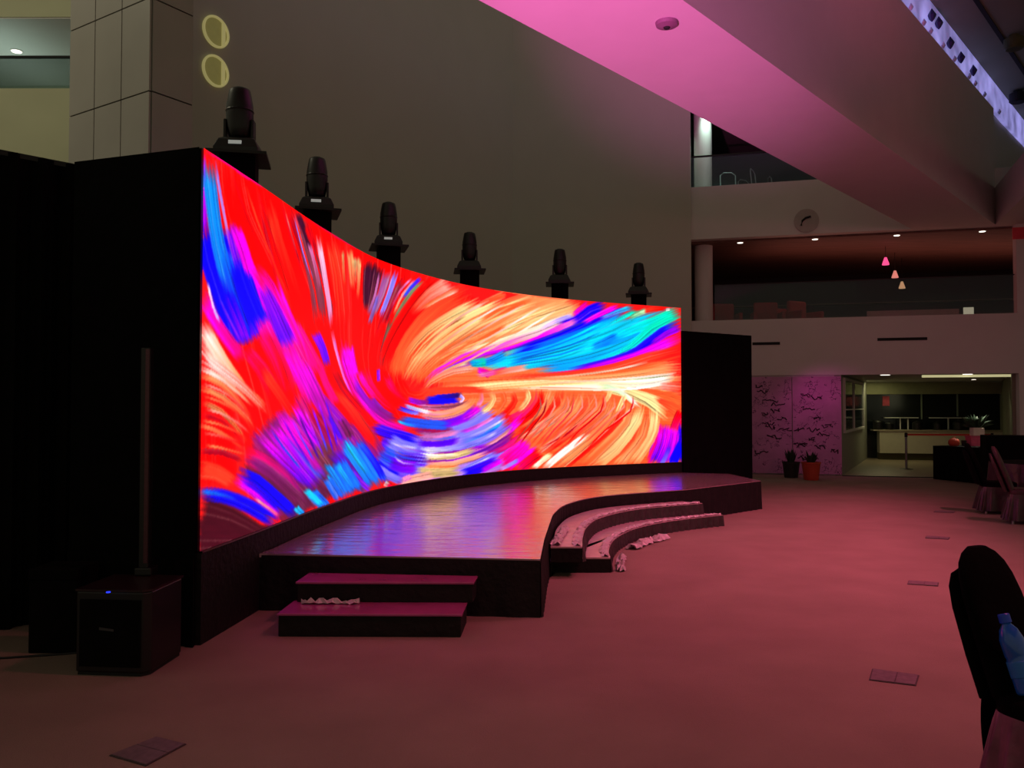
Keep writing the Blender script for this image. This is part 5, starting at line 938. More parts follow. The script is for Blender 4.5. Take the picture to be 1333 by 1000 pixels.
t = thing('screen_wing', 'black cloth-covered wing at the right end of the video wall', 'screen wing', (4, 16.5, 0))
obj('cover', pleat(rw1, rw0, 0, at(978,437,17).z, .008, .3, .35), M['black_cloth'], t, t.location)
t = thing('black_drape', 'tall black drape at the left edge of the hall', 'drape', (-4, 6.4, 0))
d0 = Vector((-5.2, 5.15)); d1 = Vector(at(106, 212, 6.88)[:2])
obj('curtain', pleat(d1, d0, 0, at(96,212,6.78).z, .03, .22, .01), M['black_cloth'], t, t.location)
obj('top_rail', MB().prism([tuple(d0), tuple(d1), tuple(d1+Vector((-.03,.04))), tuple(d0+Vector((-.03,.04)))], at(96,212,6.78).z-.03, at(96,212,6.78).z+.01), M['black_metal'], t, t.location)
# low black case by the speaker
p = onz(36, 851, 0); q = onz(97, 852, 0)
t = thing('equipment_case', 'low black case in the dark behind the column speaker', 'case', ((p.x+q.x)/2, p.y+.15, 0))
obj('body', MB().box(p.x, q.x, p.y, p.y+.3, .0, .5), M['black_cloth'], t, t.location, bevel=.01)
obj('lid', MB().box(p.x-.005, q.x+.005, p.y-.005, p.y+.305, .5, .58), M['black_cloth'], t, t.location, bevel=.01)

# ---------------------------------------------------------------- column loudspeaker
p0 = onz(98, 879, 0); p1 = onz(192, 882, 0); p2 = onz(236, 853, 0)
e1 = (p1-p0); w_ = e1.length; e1 /= w_; e2 = (p2-p1); dp = e2.length; e2 /= dp
t = thing('column_speaker', 'black column loudspeaker with boxy subwoofer beside the video wall', 'loudspeaker', (p0+p1+e2*dp)/2)
def SP(x, y, z): q = p0+e1*x+e2*y; return Vector((q.x, q.y, z))
sh = .53
b_ = [(0,.0),(w_*.92,0),(w_,.05),(w_,dp),(0,dp)]
obj('subwoofer', MB().prism([SP(x,y,0)[:2] for x, y in b_], .02, sh), M['black_plastic'], t, t.location, bevel=.012)
obj('foot_plate', MB().prism([SP(x*.96+.01,y*.96+.01,0)[:2] for x, y in b_], 0, .02), M['joint'], t, t.location)
obj('grille', MB().prism([SP(x,y,0)[:2] for x, y in ((.03,-.012),(w_*.9,-.012),(w_*.9,0),(.03,0))], .06, sh-.05), M['black_cloth'], t, t.location)
obj('top_lip', MB().prism([SP(x,y,0)[:2] for x, y in ((-.005,-.005),(w_*.92,-.005),(w_+.008,.05),(w_+.008,dp+.005),(-.005,dp+.005))], sh, sh+.014), mat('lip_plastic', (40,20,26), .3, noise=.1), t, t.location)
lp = onz(141, 770, sh+.02); 
obj('status_lamp', MB().lathe([(.013,0),(.013,.006)], (lp.x, lp.y, sh+.012), 12), mat('blue_led', (30,50,255), .4, emis=(40,60,255), estr=1.5), t, t.location)
lg = MB(); q0 = SP(w_*.36, -.016, .30); 
lg.add([SP(w_*.34,-.016,.292), SP(w_*.54,-.016,.284), SP(w_*.54,-.016,.298), SP(w_*.34,-.016,.308), SP(w_*.34,-.012,.292), SP(w_*.54,-.012,.284), SP(w_*.54,-.012,.298), SP(w_*.34,-.012,.308)], [(0,1,2,3),(7,6,5,4),(0,4,5,1),(1,5,6,2),(2,6,7,3),(3,7,4,0)])
obj('badge', lg, mat('grey_badge', (60,60,64), .4, noise=.1), t, t.location)
cp_ = onz(190, 742, sh+.05); cp_ = Vector((cp_.x, cp_.y, 0)); cY = cp_.y; 
ztop = at(190, 453, cY).z
obj('column_array', MB().box(cp_.x-.045, cp_.x+.02, cp_.y-.02, cp_.y+.05, sh+.014, ztop), M['black_plastic'], t, t.location, bevel=.008)
obj('column_grille', MB().box(cp_.x-.008, cp_.x+.018, cp_.y-.026, cp_.y-.02, sh+.1, ztop-.01), mat('grille_metal', (92,58,66), .35, metal=.7, noise=.1, nscale=60), t, t.location)
obj('column_foot', MB().box(cp_.x-.065, cp_.x+.05, cp_.y-.04, cp_.y+.09, sh+.014, sh+.07), M['black_plastic'], t, t.location, bevel=.01)

# ---------------------------------------------------------------- stage
st = thing('stage', 'low curved stage covered in glossy plastic film before the video wall', 'stage', (.2, 10.5, 0))
Cs = [tuple(p) for p in offset(C_, -.03)[::8] if p[1] > 7.12]
fr_pts = [(0.228,6.87),(.30,7.9),(.40,9.0),(.50,9.9),(.75,10.9),(1.32,11.8),(2.6,12.65),(4.15,14.15)]
curve_front = crom(fr_pts[2:7], 6)
front = [(0.228,6.87),(.30,7.9)]+[tuple(p) for p in curve_front]+[(4.15,14.15)]
outline = [(-2.14,7.12)]+[(-2.05,7.13)]+front+[(4.0,15.6),(3.3,15.85)]+Cs[::-1]
ZS = .47
def inset(poly, dz): return poly
obj('skirt', MB().prism(outline, 0, ZS-.03), M['black_skirt'], st, st.location)
obj('deck', MB().prism(outline, ZS-.03, ZS), M['film'], st, st.location)
# gathered cloth on the front faces
def ruffle(path, z0, z1, amp, wl_, out, seed=0, taper=None):
    P_ = np.array(path, float); L = np.r_[0, np.cumsum(np.hypot(*np.diff(P_, axis=0).T))]; n = int(L[-1]/.03)+2; rr = random.Random(seed)
    s = np.linspace(0, L[-1], n); x = np.interp(s, L, P_[:,0]); y = np.interp(s, L, P_[:,1]); Q = np.c_[x, y]
    rows = []; T = np.gradient(Q, axis=0); T /= np.hypot(T[:,0], T[:,1])[:,None]; N_ = np.c_[T[:,1], -T[:,0]]
    ph = rr.uniform(0, 6)
    for i in range(n):
        row = []
        for j in range(5):
            f = j/4; o_ = out+(amp*math.sin(2*PI*s[i]/wl_+ph+.8*math.sin(s[i]*3.1))+amp)*(1-f*.75)
            q = Q[i]+N_[i]*o_; row.append((q[0], q[1], z0+(z1-z0)*f))
        rows.append(row)
    return MB().grid(rows)
obj('front_cloth', ruffle([(-2.1,7.13),(0.228,6.87)], .0, ZS-.012, .008, .35, .004, 1), M['black_skirt'], st, st.location, smooth=True)
obj('side_cloth', ruffle(front[0:1]+front[1:], .0, ZS-.01, .012, .16, .004, 2), M['black_skirt'], st, st.location, smooth=True)
# sagging cloth swag at the left corner
def film_strip(path, width, z, seed, hgt=.03, up=0):
    """a narrow crumpled strip lying along a path"""
    P_ = np.array(path, float); L = np.r_[0, np.cumsum(np.hypot(*np.diff(P_, axis=0).T))]; n = int(L[-1]/.04)+3; rr = random.Random(seed)
    s = np.linspace(0, L[-1], n); Q = np.c_[np.interp(s, L, P_[:,0]), np.interp(s, L, P_[:,1])]
    T = np.gradient(Q, axis=0); T /= np.hypot(T[:,0], T[:,1])[:,None]; N_ = np.c_[T[:,1], -T[:,0]]; rows = []
    for i in range(n):
        w0 = width*rr.uniform(.6, 1.1); row = []
        for j in range(5):
            f = j/4-.5; q = Q[i]+N_[i]*(f*w0+rr.uniform(-.01,.01)); row.append((q[0], q[1], z+rr.uniform(.002, hgt)*(1 if 0 < j < 4 else .4)))
        rows.append(row)
    return MB().grid(rows)

# curved steps nested against the stage front
step1 = [(.70,8.45),(.76,9.1),(.88,9.9),(1.13,10.7),(1.72,11.55),(2.75,12.25)]
step2 = [(1.01,8.72),(1.05,9.2),(1.22,10.0),(1.6,10.85),(2.2,11.55),(3.02,12.15)]
inner = [tuple(p) for p in curve_front]
cs = thing('curved_steps', 'two curved wrapped steps nested against the stage front', 'steps', (1.3, 10.3, 0))
c1 = [tuple(p) for p in crom(step1, 6)]; c2 = [tuple(p) for p in crom(step2, 6)]
def shrink_in(pt, d=.04): return (pt[0]+d, pt[1]-d*.4)
inn = [(p[0]+.04, p[1]-.03) for p in [(.345,8.5)]+[q for q in inner if q[1] < 12.4]]
obj('lower_step', MB().prism(c2+[(2.55,12.5)]+inn[::-1]+[(.385,8.72)], 0, .14), M['black_skirt'], cs, cs.location)
obj('lower_tread', MB().prism(c2+[(2.55,12.5)]+inn[::-1]+[(.385,8.72)], .14, .156), M['tread'], cs, cs.location)
obj('upper_step', MB().prism(c1+[(2.5,12.5)]+inn[::-1]+[(.385,8.45)], .156, .295), M['black_skirt'], cs, cs.location)
obj('upper_tread', MB().prism(c1+[(2.5,12.5)]+inn[::-1]+[(.385,8.45)], .295, .311), M['tread'], cs, cs.location)
obj('lower_riser_cloth', ruffle(c2, .0, .15, .018, .12, .004, 5), M['satin'], cs, cs.location, smooth=True)
obj('upper_riser_cloth', ruffle(c1, .158, .305, .018, .12, .004, 6), M['satin'], cs, cs.location, smooth=True)
obj('lower_film_edge', film_strip([(p[0]-.05, p[1]+.03) for p in c2], .10, .158, 8), M['film2'], cs, cs.location)
obj('upper_film_edge', film_strip([(p[0]-.05, p[1]+.03) for p in c1], .10, .313, 9), M['film2'], cs, cs.location)
obj('corner_film', film_strip([(.43,8.5),(.5,9.0),(.60,9.6)], .12, .315, 12, .05), M['film2'], cs, cs.location)
for pts, l, sd in (([(1.12,8.75),(1.16,9.1),(1.25,9.6)], 'crumpled clear film on the floor at the near end of the curved steps', 3), ([(1.42,10.1),(1.62,10.5),(1.95,10.95)], 'crumpled clear film on the floor along the middle of the curved steps', 4)):
    tag(obj('plastic_film', film_strip(pts, .2 if sd == 4 else .1, .004, sd, .07), M['film2'], origin=(pts[1][0], pts[1][1], 0)), l, 'plastic film', 'loose film by the steps')

# straight steps at the left front
ls = thing('stage_steps', 'small two-tread black steps at the left front of the stage', 'steps', (-1.05, 6.6, 0))
fa = onz(362, 829, 0); fb = onz(600, 830, 0); ya = fa.y; yb = fb.y
mag = mat('magenta_lit_step_top', (170,76,132), .25, noise=.15, nscale=4, coat=.4)  # magenta light on the treads is mixed into this base colour
L0 = [(fa.x, ya), (fb.x, yb), (fb.x+.02, yb+.42), (fa.x+.02, ya+.42)]
obj('lower_step', MB().prism(L0, 0, .155), M['black_skirt'], ls, ls.location, bevel=.006)
obj('lower_tread', MB().prism([(L0[0][0]-.01,L0[0][1]-.012),(L0[1][0]+.01,L0[1][1]-.012),(L0[2][0]+.01,L0[2][1]),(L0[3][0]-.01,L0[3][1])], .155, .172), mag, ls, ls.location, bevel=.004)
ua = onz(380, 763, .33); ub = onz(614, 765, .33)
U0 = [(ua.x, ya+.36), (ub.x, yb+.36), (ub.x+.02, 6.89), (ua.x+.02, 7.02)]
obj('upper_step', MB().prism(U0, .172, .315), M['black_skirt'], ls, ls.location, bevel=.006)
obj('upper_tread', MB().prism([(U0[0][0]-.01,U0[0][1]-.012),(U0[1][0]+.01,U0[1][1]-.012),(U0[2][0]+.01,U0[2][1]),(U0[3][0]-.01,U0[3][1])], .315, .332), mag, ls, ls.location, bevel=.004)
obj('torn_film', film_strip([(ua.x+.05, ya+.30), (ua.x+.5, ya+.30)], .05, .173, 21, .05), M['film2'], ls, ls.location)

# ---------------------------------------------------------------- moving heads on covered towers
order = ['nearest', 'second nearest', 'third nearest', 'fourth nearest', 'fifth nearest', 'farthest']
T0 = None
def tower(): 
    t = thing('lighting_tower', '', 'lighting tower', (0,0,0), 0, 'lighting towers behind the video wall')
    m = MB(); rows = []
    for z in (0, .5, 1.5, 2.5, 3.4, 3.88):
        rows.append([(x*.15, y*.15, z) for x, y in ((-1,-1),(1,-1),(1,1),(-1,1))])
    m.grid(rows, True); m.add(rows[0], [(3,2,1,0)]); m.add(rows[-1], [(0,1,2,3)])
    obj('cloth_sleeve', m, M['black_cloth'], t)
    obj('top_plate', MB().box(-.25,.25,-.25,.25,3.88,3.905), M['black_metal'], t)
    obj('base_plate', MB().box(-.3,.3,-.3,.3,0,.02), M['black_metal'], t)
    return t
def movhead():
    t = thing('moving_head_light', '', 'stage light', (0,0,0), 0, 'moving head lights on the towers')
    b = MB(); r0 = [[(x*a, y*c_, z) for x, y in ((-1,-1),(1,-1),(1,1),(-1,1))] for a, c_, z in ((.19,.17,0),(.19,.17,.05),(.155,.14,.13),(.12,.11,.15))]
    b.grid(r0, True); b.add(r0[0], [(3,2,1,0)]); b.add(r0[-1], [(0,1,2,3)])
    obj('base', b, M['black_plastic'], t, bevel=.008)
    f = MB().box(-.06,.05,-.168,-.150,.075,.105); obj('display', f, mat('display_glow', (200,205,200), .4, emis=(150,155,150), estr=.6), t)
    for s in (-1, 1):
        obj('yoke_arm', MB().add([Vector((s*x, y, z)) for x in (.105,.13) for y, z in ((-.06,.14),(.06,.14),(.05,.33),(-.05,.33))], [(0,1,2,3),(7,6,5,4),(0,4,5,1),(1,5,6,2),(2,6,7,3),(3,7,4,0)]), M['black_plastic'], t, bevel=.006)
    obj('head', MB().lathe([(.06,.155),(.092,.18),(.108,.26),(.118,.36),(.115,.46),(.100,.55),(.092,.59),(.085,.605),(.07,.608)], (0,0,0), 24), M['black_plastic'], t, smooth=True)
    obj('cooling_fin', MB().lathe([(.119,.40),(.123,.41),(.119,.42)], (0,0,0), 24), M['black_metal'], t)
    obj('lens', MB().lathe([(.07,.606),(.05,.62),(.02,.626)], (0,0,0), 20), M['dark_glass'], t, smooth=True)
    return t
T0 = tower(); H0 = movhead()
for i, (px, Yd, rz) in enumerate(((309,7.42,.2),(411,9.5,.3),(505,11.6,.25),(611,13.6,.1),(729,15.05,-.05),(832,16.5,-.15))):
    x = (px-666.5)/FPX*Yd
    lt = 'covered tower %s behind the video wall, counted from the camera' % order[i]
    lh = '%s of the six moving head lights standing above the video wall' % order[i]
    tw = T0 if i == 0 else dup(T0, (0,0,0)); tw.location = (x, Yd, 0); tw.rotation_euler.z = rz; tw['label'] = lt
    hd = H0 if i == 0 else dup(H0, (0,0,0)); hd.location = (x, Yd, 3.906); hd.rotation_euler.z = rz-.1+(PI if i > 2 else 0); hd['label'] = lh

# ---------------------------------------------------------------- floor hatches
hm = mat('hatch_metal', (112,94,100), .6, metal=0, noise=.2, nscale=25)
hf = mat('hatch_frame', (70,56,60), .6, noise=.1)
def hatch(pts, l):
    q = [onz(x, y, 0) for x, y in pts]; c = sum(q, Vector())/4
    t = thing('floor_hatch', l, 'floor hatch', c, 0, 'floor hatches')
    fr = [c+(p-c)*1.06 for p in q]
    obj('frame', MB().prism([tuple(p[:2]) for p in fr], 0.001, .004), hf, t, c)
    a, b_, c2_, d = q; ml = (a+b_)/2*1; mid1 = a+(b_-a)*.55; mid2 = d+(c2_-d)*.55
    obj('lid', MB().prism([tuple(p[:2]) for p in (a, a+(b_-a)*.54, d+(c2_-d)*.54, d)], .004, .008), hm, t, c)
    obj('lid', MB().prism([tuple(p[:2]) for p in (a+(b_-a)*.56, b_, c2_, d+(c2_-d)*.56)], .004, .008), hm, t, c)
hatch([(1137,872),(1195,880),(1191,893),(1133,886)], 'grey floor hatch nearest the covered chair')
hatch([(1184,756.5),(1221,759),(1220,763.5),(1182,761)], 'grey floor hatch straight behind the nearest one')
hatch([(1207,698),(1236,700),(1234,702.6),(1205,701)], 'grey floor hatch third from the camera')
hatch([(1218,665),(1243,666),(1241,668),(1216,667)], 'faint floor hatch farthest away near the banquet chairs')
hatch([(145,984),(203,961),(240,970),(190,997)], 'large floor hatch at the bottom left of the floor')

# cable
pts = [onz(x, y, .008) for x, y in ((-40,858),(0,857),(30,855),(60,853),(100,850),(140,846))]
tag(obj('floor_cable', MB().tube(pts, .007, 8), M['black_metal'], origin=pts[2]), 'dark cable lying on the floor at the left edge', 'cable')

# ---------------------------------------------------------------- covered banquet chairs
M['cover'] = mat('chair_cover', (8,6,7), .9, noise=.3, nscale=7, bump=.3, bscale=20, spec=.05)
M['cover_skirt'] = mat('pink_lit_satin_skirt', (128,66,92), .38, noise=.35, nscale=9, bump=.3, bscale=14, coat=.2)  # pink highlights of the folds are put into the base colour
def loft(rows): 
    m = MB().grid(rows, True); m.add(rows[0], [tuple(range(len(rows[0])))]); m.add(rows[-1], [tuple(range(len(rows[-1])-1,-1,-1))]); return m
def covered_chair(label, seat=M['cover'], skirt=M['cover_skirt'], loc=(0,0,0), rz=0, sash=True, feet=True):
    """local +x is the way the chair faces; the back leans to -x"""
    t = thing('covered_chair', label, 'chair', loc, rz, 'covered banquet chairs')
    # back: section from seat to top, reclined 20 degrees, rounded top
    rows = []; n = 24
    prof = [(0,.95,.045),(.1,.93,.05),(.25,.9,.05),(.40,.86,.048),(.48,.78,.045),(.535,.66,.04),(.575,.48,.032),(.60,.25,.02)]
    for h, wf, th in prof:
        row = []
        for k in range(n):
            a = 2*PI*k/n; y = .215*wf*math.copysign(abs(math.sin(a))**.6, math.sin(a)); x_ = th*math.copysign(abs(math.cos(a))**.8, math.cos(a))
            row.append((-.20-h*.36+x_, y, .46+h))
        rows.append(row)
    obj('backrest', loft(rows), seat, t, smooth=True)
    rows = []
    prof = [(-.02,.95,.03),(.15,.95,.032),(.34,.9,.03),(.43,.8,.026),(.48,.62,.02),(.50,.3,.012)]
    for h, wf, th in prof:
        row = []
        for k in range(n):
            a = 2*PI*k/n; y = .212*wf*math.copysign(abs(math.sin(a))**.6, math.sin(a)); x_ = th*math.copysign(abs(math.cos(a))**.8, math.cos(a))
            row.append((-.275-h*.36+x_, y, .46+h))
        rows.append(row)
    obj('cover_flap', loft(rows), seat, t, smooth=True)
    rows = []
    for z, e in ((.40,0),(.455,.01),(.475,0),(.485,-.03)):
        row = []
        for k in range(32):
            a = 2*PI*k/32; row.append((.0+(.235+e)*math.copysign(abs(math.cos(a))**.45, math.cos(a)), (.215+e)*math.copysign(abs(math.sin(a))**.45, math.sin(a)), z))
        rows.append(row)
    obj('seat', loft(rows), seat, t, smooth=True)
    rows = []; N = 120
    for j in range(9):
        f = j/8; z = .41-f*.36; row = []
        for k in range(N):
            a = 2*PI*k/N; fold = (.018*math.sin(a*17)+.012*math.sin(a*29+1))*f*1.2; e = .005+.03*f+fold
            x_ = (.235+e)*math.copysign(abs(math.cos(a))**.45, math.cos(a)); 
            if x_ < 0: x_ *= 1+.12*f**.6
            row.append((x_, (.215+e)*math.copysign(abs(math.sin(a))**.45, math.sin(a)), z))
        rows.append(row)
    obj('skirt', MB().grid(rows, True), skirt, t, smooth=True)
    if sash:
        for k, (y, dz) in enumerate(((-.05,.0),(.03,.05))):
            rows = []
            for j in range(8):
                f = j/7; z = .52-f*(.38-dz); xo = -.32-.02*math.sin(f*3)+.02*f; wd = .035+.03*f; rows.append([(xo-.01, y-wd, z), (xo-.025, y, z), (xo-.01, y+wd, z), (xo, y+wd*.9, z), (xo-.01, y, z), (xo, y-wd*.9, z)])
            obj('sash_tail', loft(rows), seat, t, smooth=True)
    if feet:
        for sx_ in (-1, 1):
            for sy_ in (-1, 1):
                obj('leg', MB().lathe([(.014,0),(.016,.02),(.014,.40)], (sx_*.18-.01, sy_*.17, 0), 10), M['foot'], t)
    return t
M['foot'] = mat('pale_foot', (190,180,185), .35, noise=.05)
fch = Vector((.45,-.89)).normalized(); rz = math.atan2(fch.y, fch.x)
# the nearest chair: backrest top stands at about (2.14, 3.9)
loc = Vector((2.14, 3.9))+fch*(.20+.36*.58)
near = covered_chair('nearest black covered chair at the right edge holding a blue bottle', loc=(loc.x, loc.y, 0), rz=rz)
# bottle on the seat, leaning on the backrest
bw = mat('blue_bottle', (28,90,190), .25, noise=.15, nscale=9, coat=.5); bc_ = mat('blue_cap', (30,70,200), .4, noise=.05)
bt = thing('water_bottle', 'blue plastic bottle leaning on the nearest covered chair', 'bottle', (loc.x, loc.y, .487))
obj('body', MB().lathe([(.036,0),(.04,.01),(.04,.12),(.036,.13),(.04,.14),(.04,.2),(.03,.235),(.016,.255),(.016,.262)], (0,0,0), 24), bw, bt, smooth=True)
obj('cap', MB().lathe([(.02,.26),(.02,.29),(.017,.294)], (0,0,0), 20), bc_, bt)
obj('label_band', MB().lathe([(.0405,.06),(.041,.065),(.041,.115),(.0405,.12)], (0,0,0), 24), mat('label_band', (40,110,200), .5, noise=.2), bt, smooth=True)
tilt = math.radians(19.5)
bt.rotation_mode = 'XYZ'; bt.rotation_euler = (0, -tilt, 0)
bt.rotation_euler = (Matrix.Rotation(rz, 4, 'Z') @ Matrix.Rotation(-tilt, 4, 'Y')).to_euler()
q = Vector((loc.x, loc.y, 0))+Vector((fch.x, fch.y, 0))*(-.10)+Vector((-fch.y, fch.x, 0))*(-.13)
bt.location = (q.x, q.y, .500); bt.scale = (1.2, 1.2, 1.12)

# chairs at the far right table
fr_ = [(1297, 13.6, -.35, 'far covered chair standing leftmost at the right edge'), (1336, 12.4, -.5, 'far covered chair at the right edge, right of its twin')]
dark_skirt = mat('dark_satin_skirt', (60,26,40), .4, noise=.35, nscale=9, bump=.3, bscale=14, coat=.2)
red_cover = mat('maroon_cover', (58,20,30), .5, noise=.3, nscale=8, bump=.3)
for i, (px, Yd, rz_, l) in enumerate(fr_):
    ch = covered_chair(l, loc=((px-666.5)/FPX*Yd, Yd, 0), rz=rz_, seat=M['cover'] if i == 0 else red_cover, skirt=dark_skirt, sash=False)
    ch.scale = (1.05,1.05,1.05)
# round table the chairs stand at
rt = thing('banquet_table', 'round black-clothed table behind the far covered chairs', 'table', ((1352-666.5)/FPX*14.4, 14.4, 0))
obj('tabletop', MB().lathe([(.75,.72),(.75,.75)], (0,0,0), 40), M['black_cloth'], rt)
rows = []
for j in range(6):
    f = j/5; rows.append([((.76+.05*f+.03*f*math.sin(k*PI/4))*math.cos(2*PI*k/96), (.76+.05*f+.03*f*math.sin(k*PI/4))*math.sin(2*PI*k/96), .755-f*.74) for k in range(96)])
obj('tablecloth', MB().grid(rows, True), dark_skirt, rt, smooth=True)

# black draped tables by the servery
def draped(pa, pb, dep, h, l):
    a = Vector(pa); b = Vector(pb); d = (b-a).normalized(); n_ = Vector((-d.y, d.x)); c = (a+b)/2+n_*dep/2
    t = thing('draped_table', l, 'table', (c.x, c.y, 0), 0, 'draped tables by the servery')
    pts = [a, b, b+n_*dep, a+n_*dep]
    obj('tabletop', MB().prism([tuple(p) for p in pts], h-.025, h), M['black_cloth'], t, t.location)
    path = [tuple(p) for p in (pts[3], pts[0], pts[1], pts[2])]
    obj('drape', ruffle(path, .01, h-.002, .012, .2, .003, 31), M['black_cloth'], t, t.location, smooth=True)
a_ = onz(1215, 624, 0); b_ = onz(1290, 632, 0)
draped(a_[:2], b_[:2], .75, .79, 'black draped table in front of the servery, bearing the plant')
a2 = at(1284, 567, 17.2); b2 = at(1352, 567, 16.9)
draped(a2[:2], b2[:2], .6, 1.12, 'tall black draped counter at the right edge before the servery')
def top_pt(px, Y_): return Vector(((px-666.5)/FPX*Y_, Y_, .791))
tb = 19.75
p = top_pt(1241, tb)
t = thing('orange_bag', 'orange rounded bag on the black draped table', 'bag', p)
obj('body', MB().lathe([(.09,0),(.125,.05),(.12,.12),(.08,.17),(.03,.18)], (0,0,0), 20), mat('orange_fabric', (190,70,48), .7, noise=.15), t, smooth=True)
obj('handle', MB().tube([(-.05,0,.17),(-.03,0,.21),(.03,0,.21),(.05,0,.17)], .008, 6), mat('orange_strap', (150,50,40), .7, noise=.1), t)
p = top_pt(1254, tb)
tag(obj('dark_cup', MB().lathe([(.05,0),(.06,.13),(.05,.13),(.042,.02)], (0,0,0), 20), M['black_plastic'], origin=None), 'dark cup between the orange bag and the pink box', 'cup').location = p
p = top_pt(1270, tb+.1)
t = thing('pink_box', 'pink gift box under the white planter', 'box', p)
obj('carton', MB().box(-.19,.19,-.13,.13,0,.2), mat('pink_card', (215,90,130), .6, noise=.15), t, bevel=.006)
obj('carton_lid', MB().box(-.2,.2,-.14,.14,.2,.235), mat('pink_lid', (200,80,120), .6, noise=.1), t, bevel=.006)
t = thing('potted_plant', 'leafy plant in a white square planter on the pink box', 'plant', p+Vector((.02,0,.236)))
obj('pot', MB().box(-.13,.13,-.09,.09,0,.19), mat('white_ceramic', (225,225,205), .4, noise=.04, emis=None), t, bevel=.012)
k = MB(); rr = random.Random(12)
for i in range(70):
    a = rr.uniform(0, 2*PI); o_ = rr.uniform(.05, .42); hgt = rr.uniform(.05, .38)*(1-o_*.6)
    b0 = Vector((math.cos(a)*.05, math.sin(a)*.04, .17)); b2_ = Vector((math.cos(a)*o_, math.sin(a)*o_*.7, .19+hgt)); s_ = Vector((-math.sin(a), math.cos(a), .2))*.035
    b1 = (b0+b2_)/2+Vector((0,0,.06)); k.add([b0-s_*.2, b0+s_*.2, b1+s_, b2_, b1-s_], [(0,1,2,3,4)])
obj('foliage', k, mat('green_leaf', (40,66,44), .6, noise=.3, nscale=14), t, solid=.002)
t.children[0].data.materials[0].name = 'white_ceramic'

# level two room contents: red chairs, partition, exit box, lamps
rc = mat('red_upholstery', (130,26,34), .7, noise=.2)
C0 = None
for i, (px, d_, l) in enumerate(((944,1.4,'red armchair leftmost behind the far balcony glass'), (1000,1.4,'red armchair second from left behind the far balcony glass'), (1018,3.0,'red armchair set back behind its neighbour on the far balcony'), (1048,1.4,'red armchair rightmost of those behind the far balcony glass'))):
    q = FW((sx(px,d_), d_, 3.301))
    if C0 is None:
        C0 = thing('armchair', l, 'armchair', q, 0, 'red armchairs on the far balcony')
        obj('seat', MB().box(-.32,.32,-.3,.3,.3,.62), rc, C0, bevel=.04)
        obj('backrest', MB().box(-.32,.32,.2,.34,.62,1.25), rc, C0, bevel=.05)
        for s in (-1, 1): obj('armrest', MB().box(min(s*.32,s*.42),max(s*.32,s*.42),-.3,.3,.3,.95), rc, C0, bevel=.03)
        for sx__ in (-1, 1):
            for sy__ in (-1, 1): obj('leg', MB().lathe([(.02,0),(.02,.3)], (sx__*.3, sy__*.25, 0), 8), M['black_metal'], C0)
    else: dup(C0, q, .3*i-.4, l)
q = FW((sx(1190,.5), .5, 2.85))
t = thing('partition', 'pinkish low partition behind the far balcony glass', 'partition', q)
obj('panel', MB().box(sx(1130,.5), sx(1250,.5), .5, .56, 2.87, 4.12, FW), mat('partition_board', (150,120,118), .7, noise=.06), t, q)
obj('foot_rail', MB().box(sx(1130,.5), sx(1250,.5), .48, .58, 2.85, 2.89, FW), M['black_metal'], t, q)
q = FW((sx(1262,1), 1, 3.301))
t = thing('display_monitor', 'small white lit box on a stand behind the far balcony', 'monitor', q)
obj('screen', MB().box(sx(1256,1), sx(1269,1), .98, 1.03, 3.95, 4.2, FW), mat('white_lit_panel', (210,210,190), .5, emis=(170,170,145), estr=.6), t, q)
obj('stand', MB().box(sx(1262,1)-.03, sx(1262,1)+.03, .99, 1.03, 3.301, 3.95, FW), M['black_metal'], t, q)
for px, py, d_, cl, l in ((1155,341,2,(255,90,160),'pink pendant lamp, topmost of three behind the far balcony'), (1167,358,3,(200,130,120),'middle pendant lamp of three behind the far balcony'), (1176,372,4,(190,150,110),'lowest pendant lamp of three behind the far balcony')):
    b0 = FW((sx(px,d_), d_, 0)); zz = at(px, py, b0.y).z
    t = thing('pendant_lamp', l, 'pendant lamp', Vector((b0.x, b0.y, 6.0)), 0, 'pendants behind the far balcony')
    obj('cord', MB().tube([(0,0,0),(0,0,zz-6.0+.1)], .006, 6), M['joint'], t)
    obj('shade', MB().lathe([(.03,zz-6+.12),(.09,zz-6-.06),(.09,zz-6-.08)], (0,0,0), 16), mat('pendant_glow', cl, .5, emis=cl, estr=.8), t)
q = FW((sx(1328), -.03, 5.9))
tag(obj('red_sign', MB().box(sx(1321), sx(1345), -.05, 0, at(1328,312,20).z, at(1328,297,20).z, FW), mat('red_sign_face', (150,24,34), .5, emis=(90,10,16), estr=.3, noise=.2, nscale=3), origin=q), 'red sign on the pier at the far right edge', 'sign')

# level three wire chairs
wm = mat('pale_wire', (150,165,165), .4, noise=.05, emis=None)
W_0 = None
for i, (px, dd_, l) in enumerate(((952,.5,'pale wire chair leftmost behind the upper far glass'), (977,1.4,'pale wire chair second from left behind the upper far glass'), (992,.5,'pale wire chair third from left behind the upper far glass'), (1014,1.5,'pale wire chair rightmost behind the upper far glass'))):
    q = FW((sx(px,dd_), dd_, 6.9))
    if W_0 is None:
        W_0 = thing('wire_chair', l, 'chair', q, 0, 'wire chairs behind the upper glass')
        h0 = .45
        obj('back_frame', MB().tube([(-.2,.15,h0),(-.2,.2,h0+.5),(-.1,.22,h0+.58),(.1,.22,h0+.58),(.2,.2,h0+.5),(.2,.15,h0)], .014, 6), wm, W_0)
        obj('seat', MB().box(-.22,.22,-.22,.2,h0-.02,h0+.01), wm, W_0)
        for a in (-1, 1):
            for b in (-1, 1): obj('leg', MB().tube([(a*.2,b*.18,h0),(a*.23,b*.22,0)], .014, 6), wm, W_0)
    else: dup(W_0, q, .5*i, l)
struct('floor_upper', MB().box(s0, sE, .25, 6, 6.4, 6.9, FW), M['joint'])

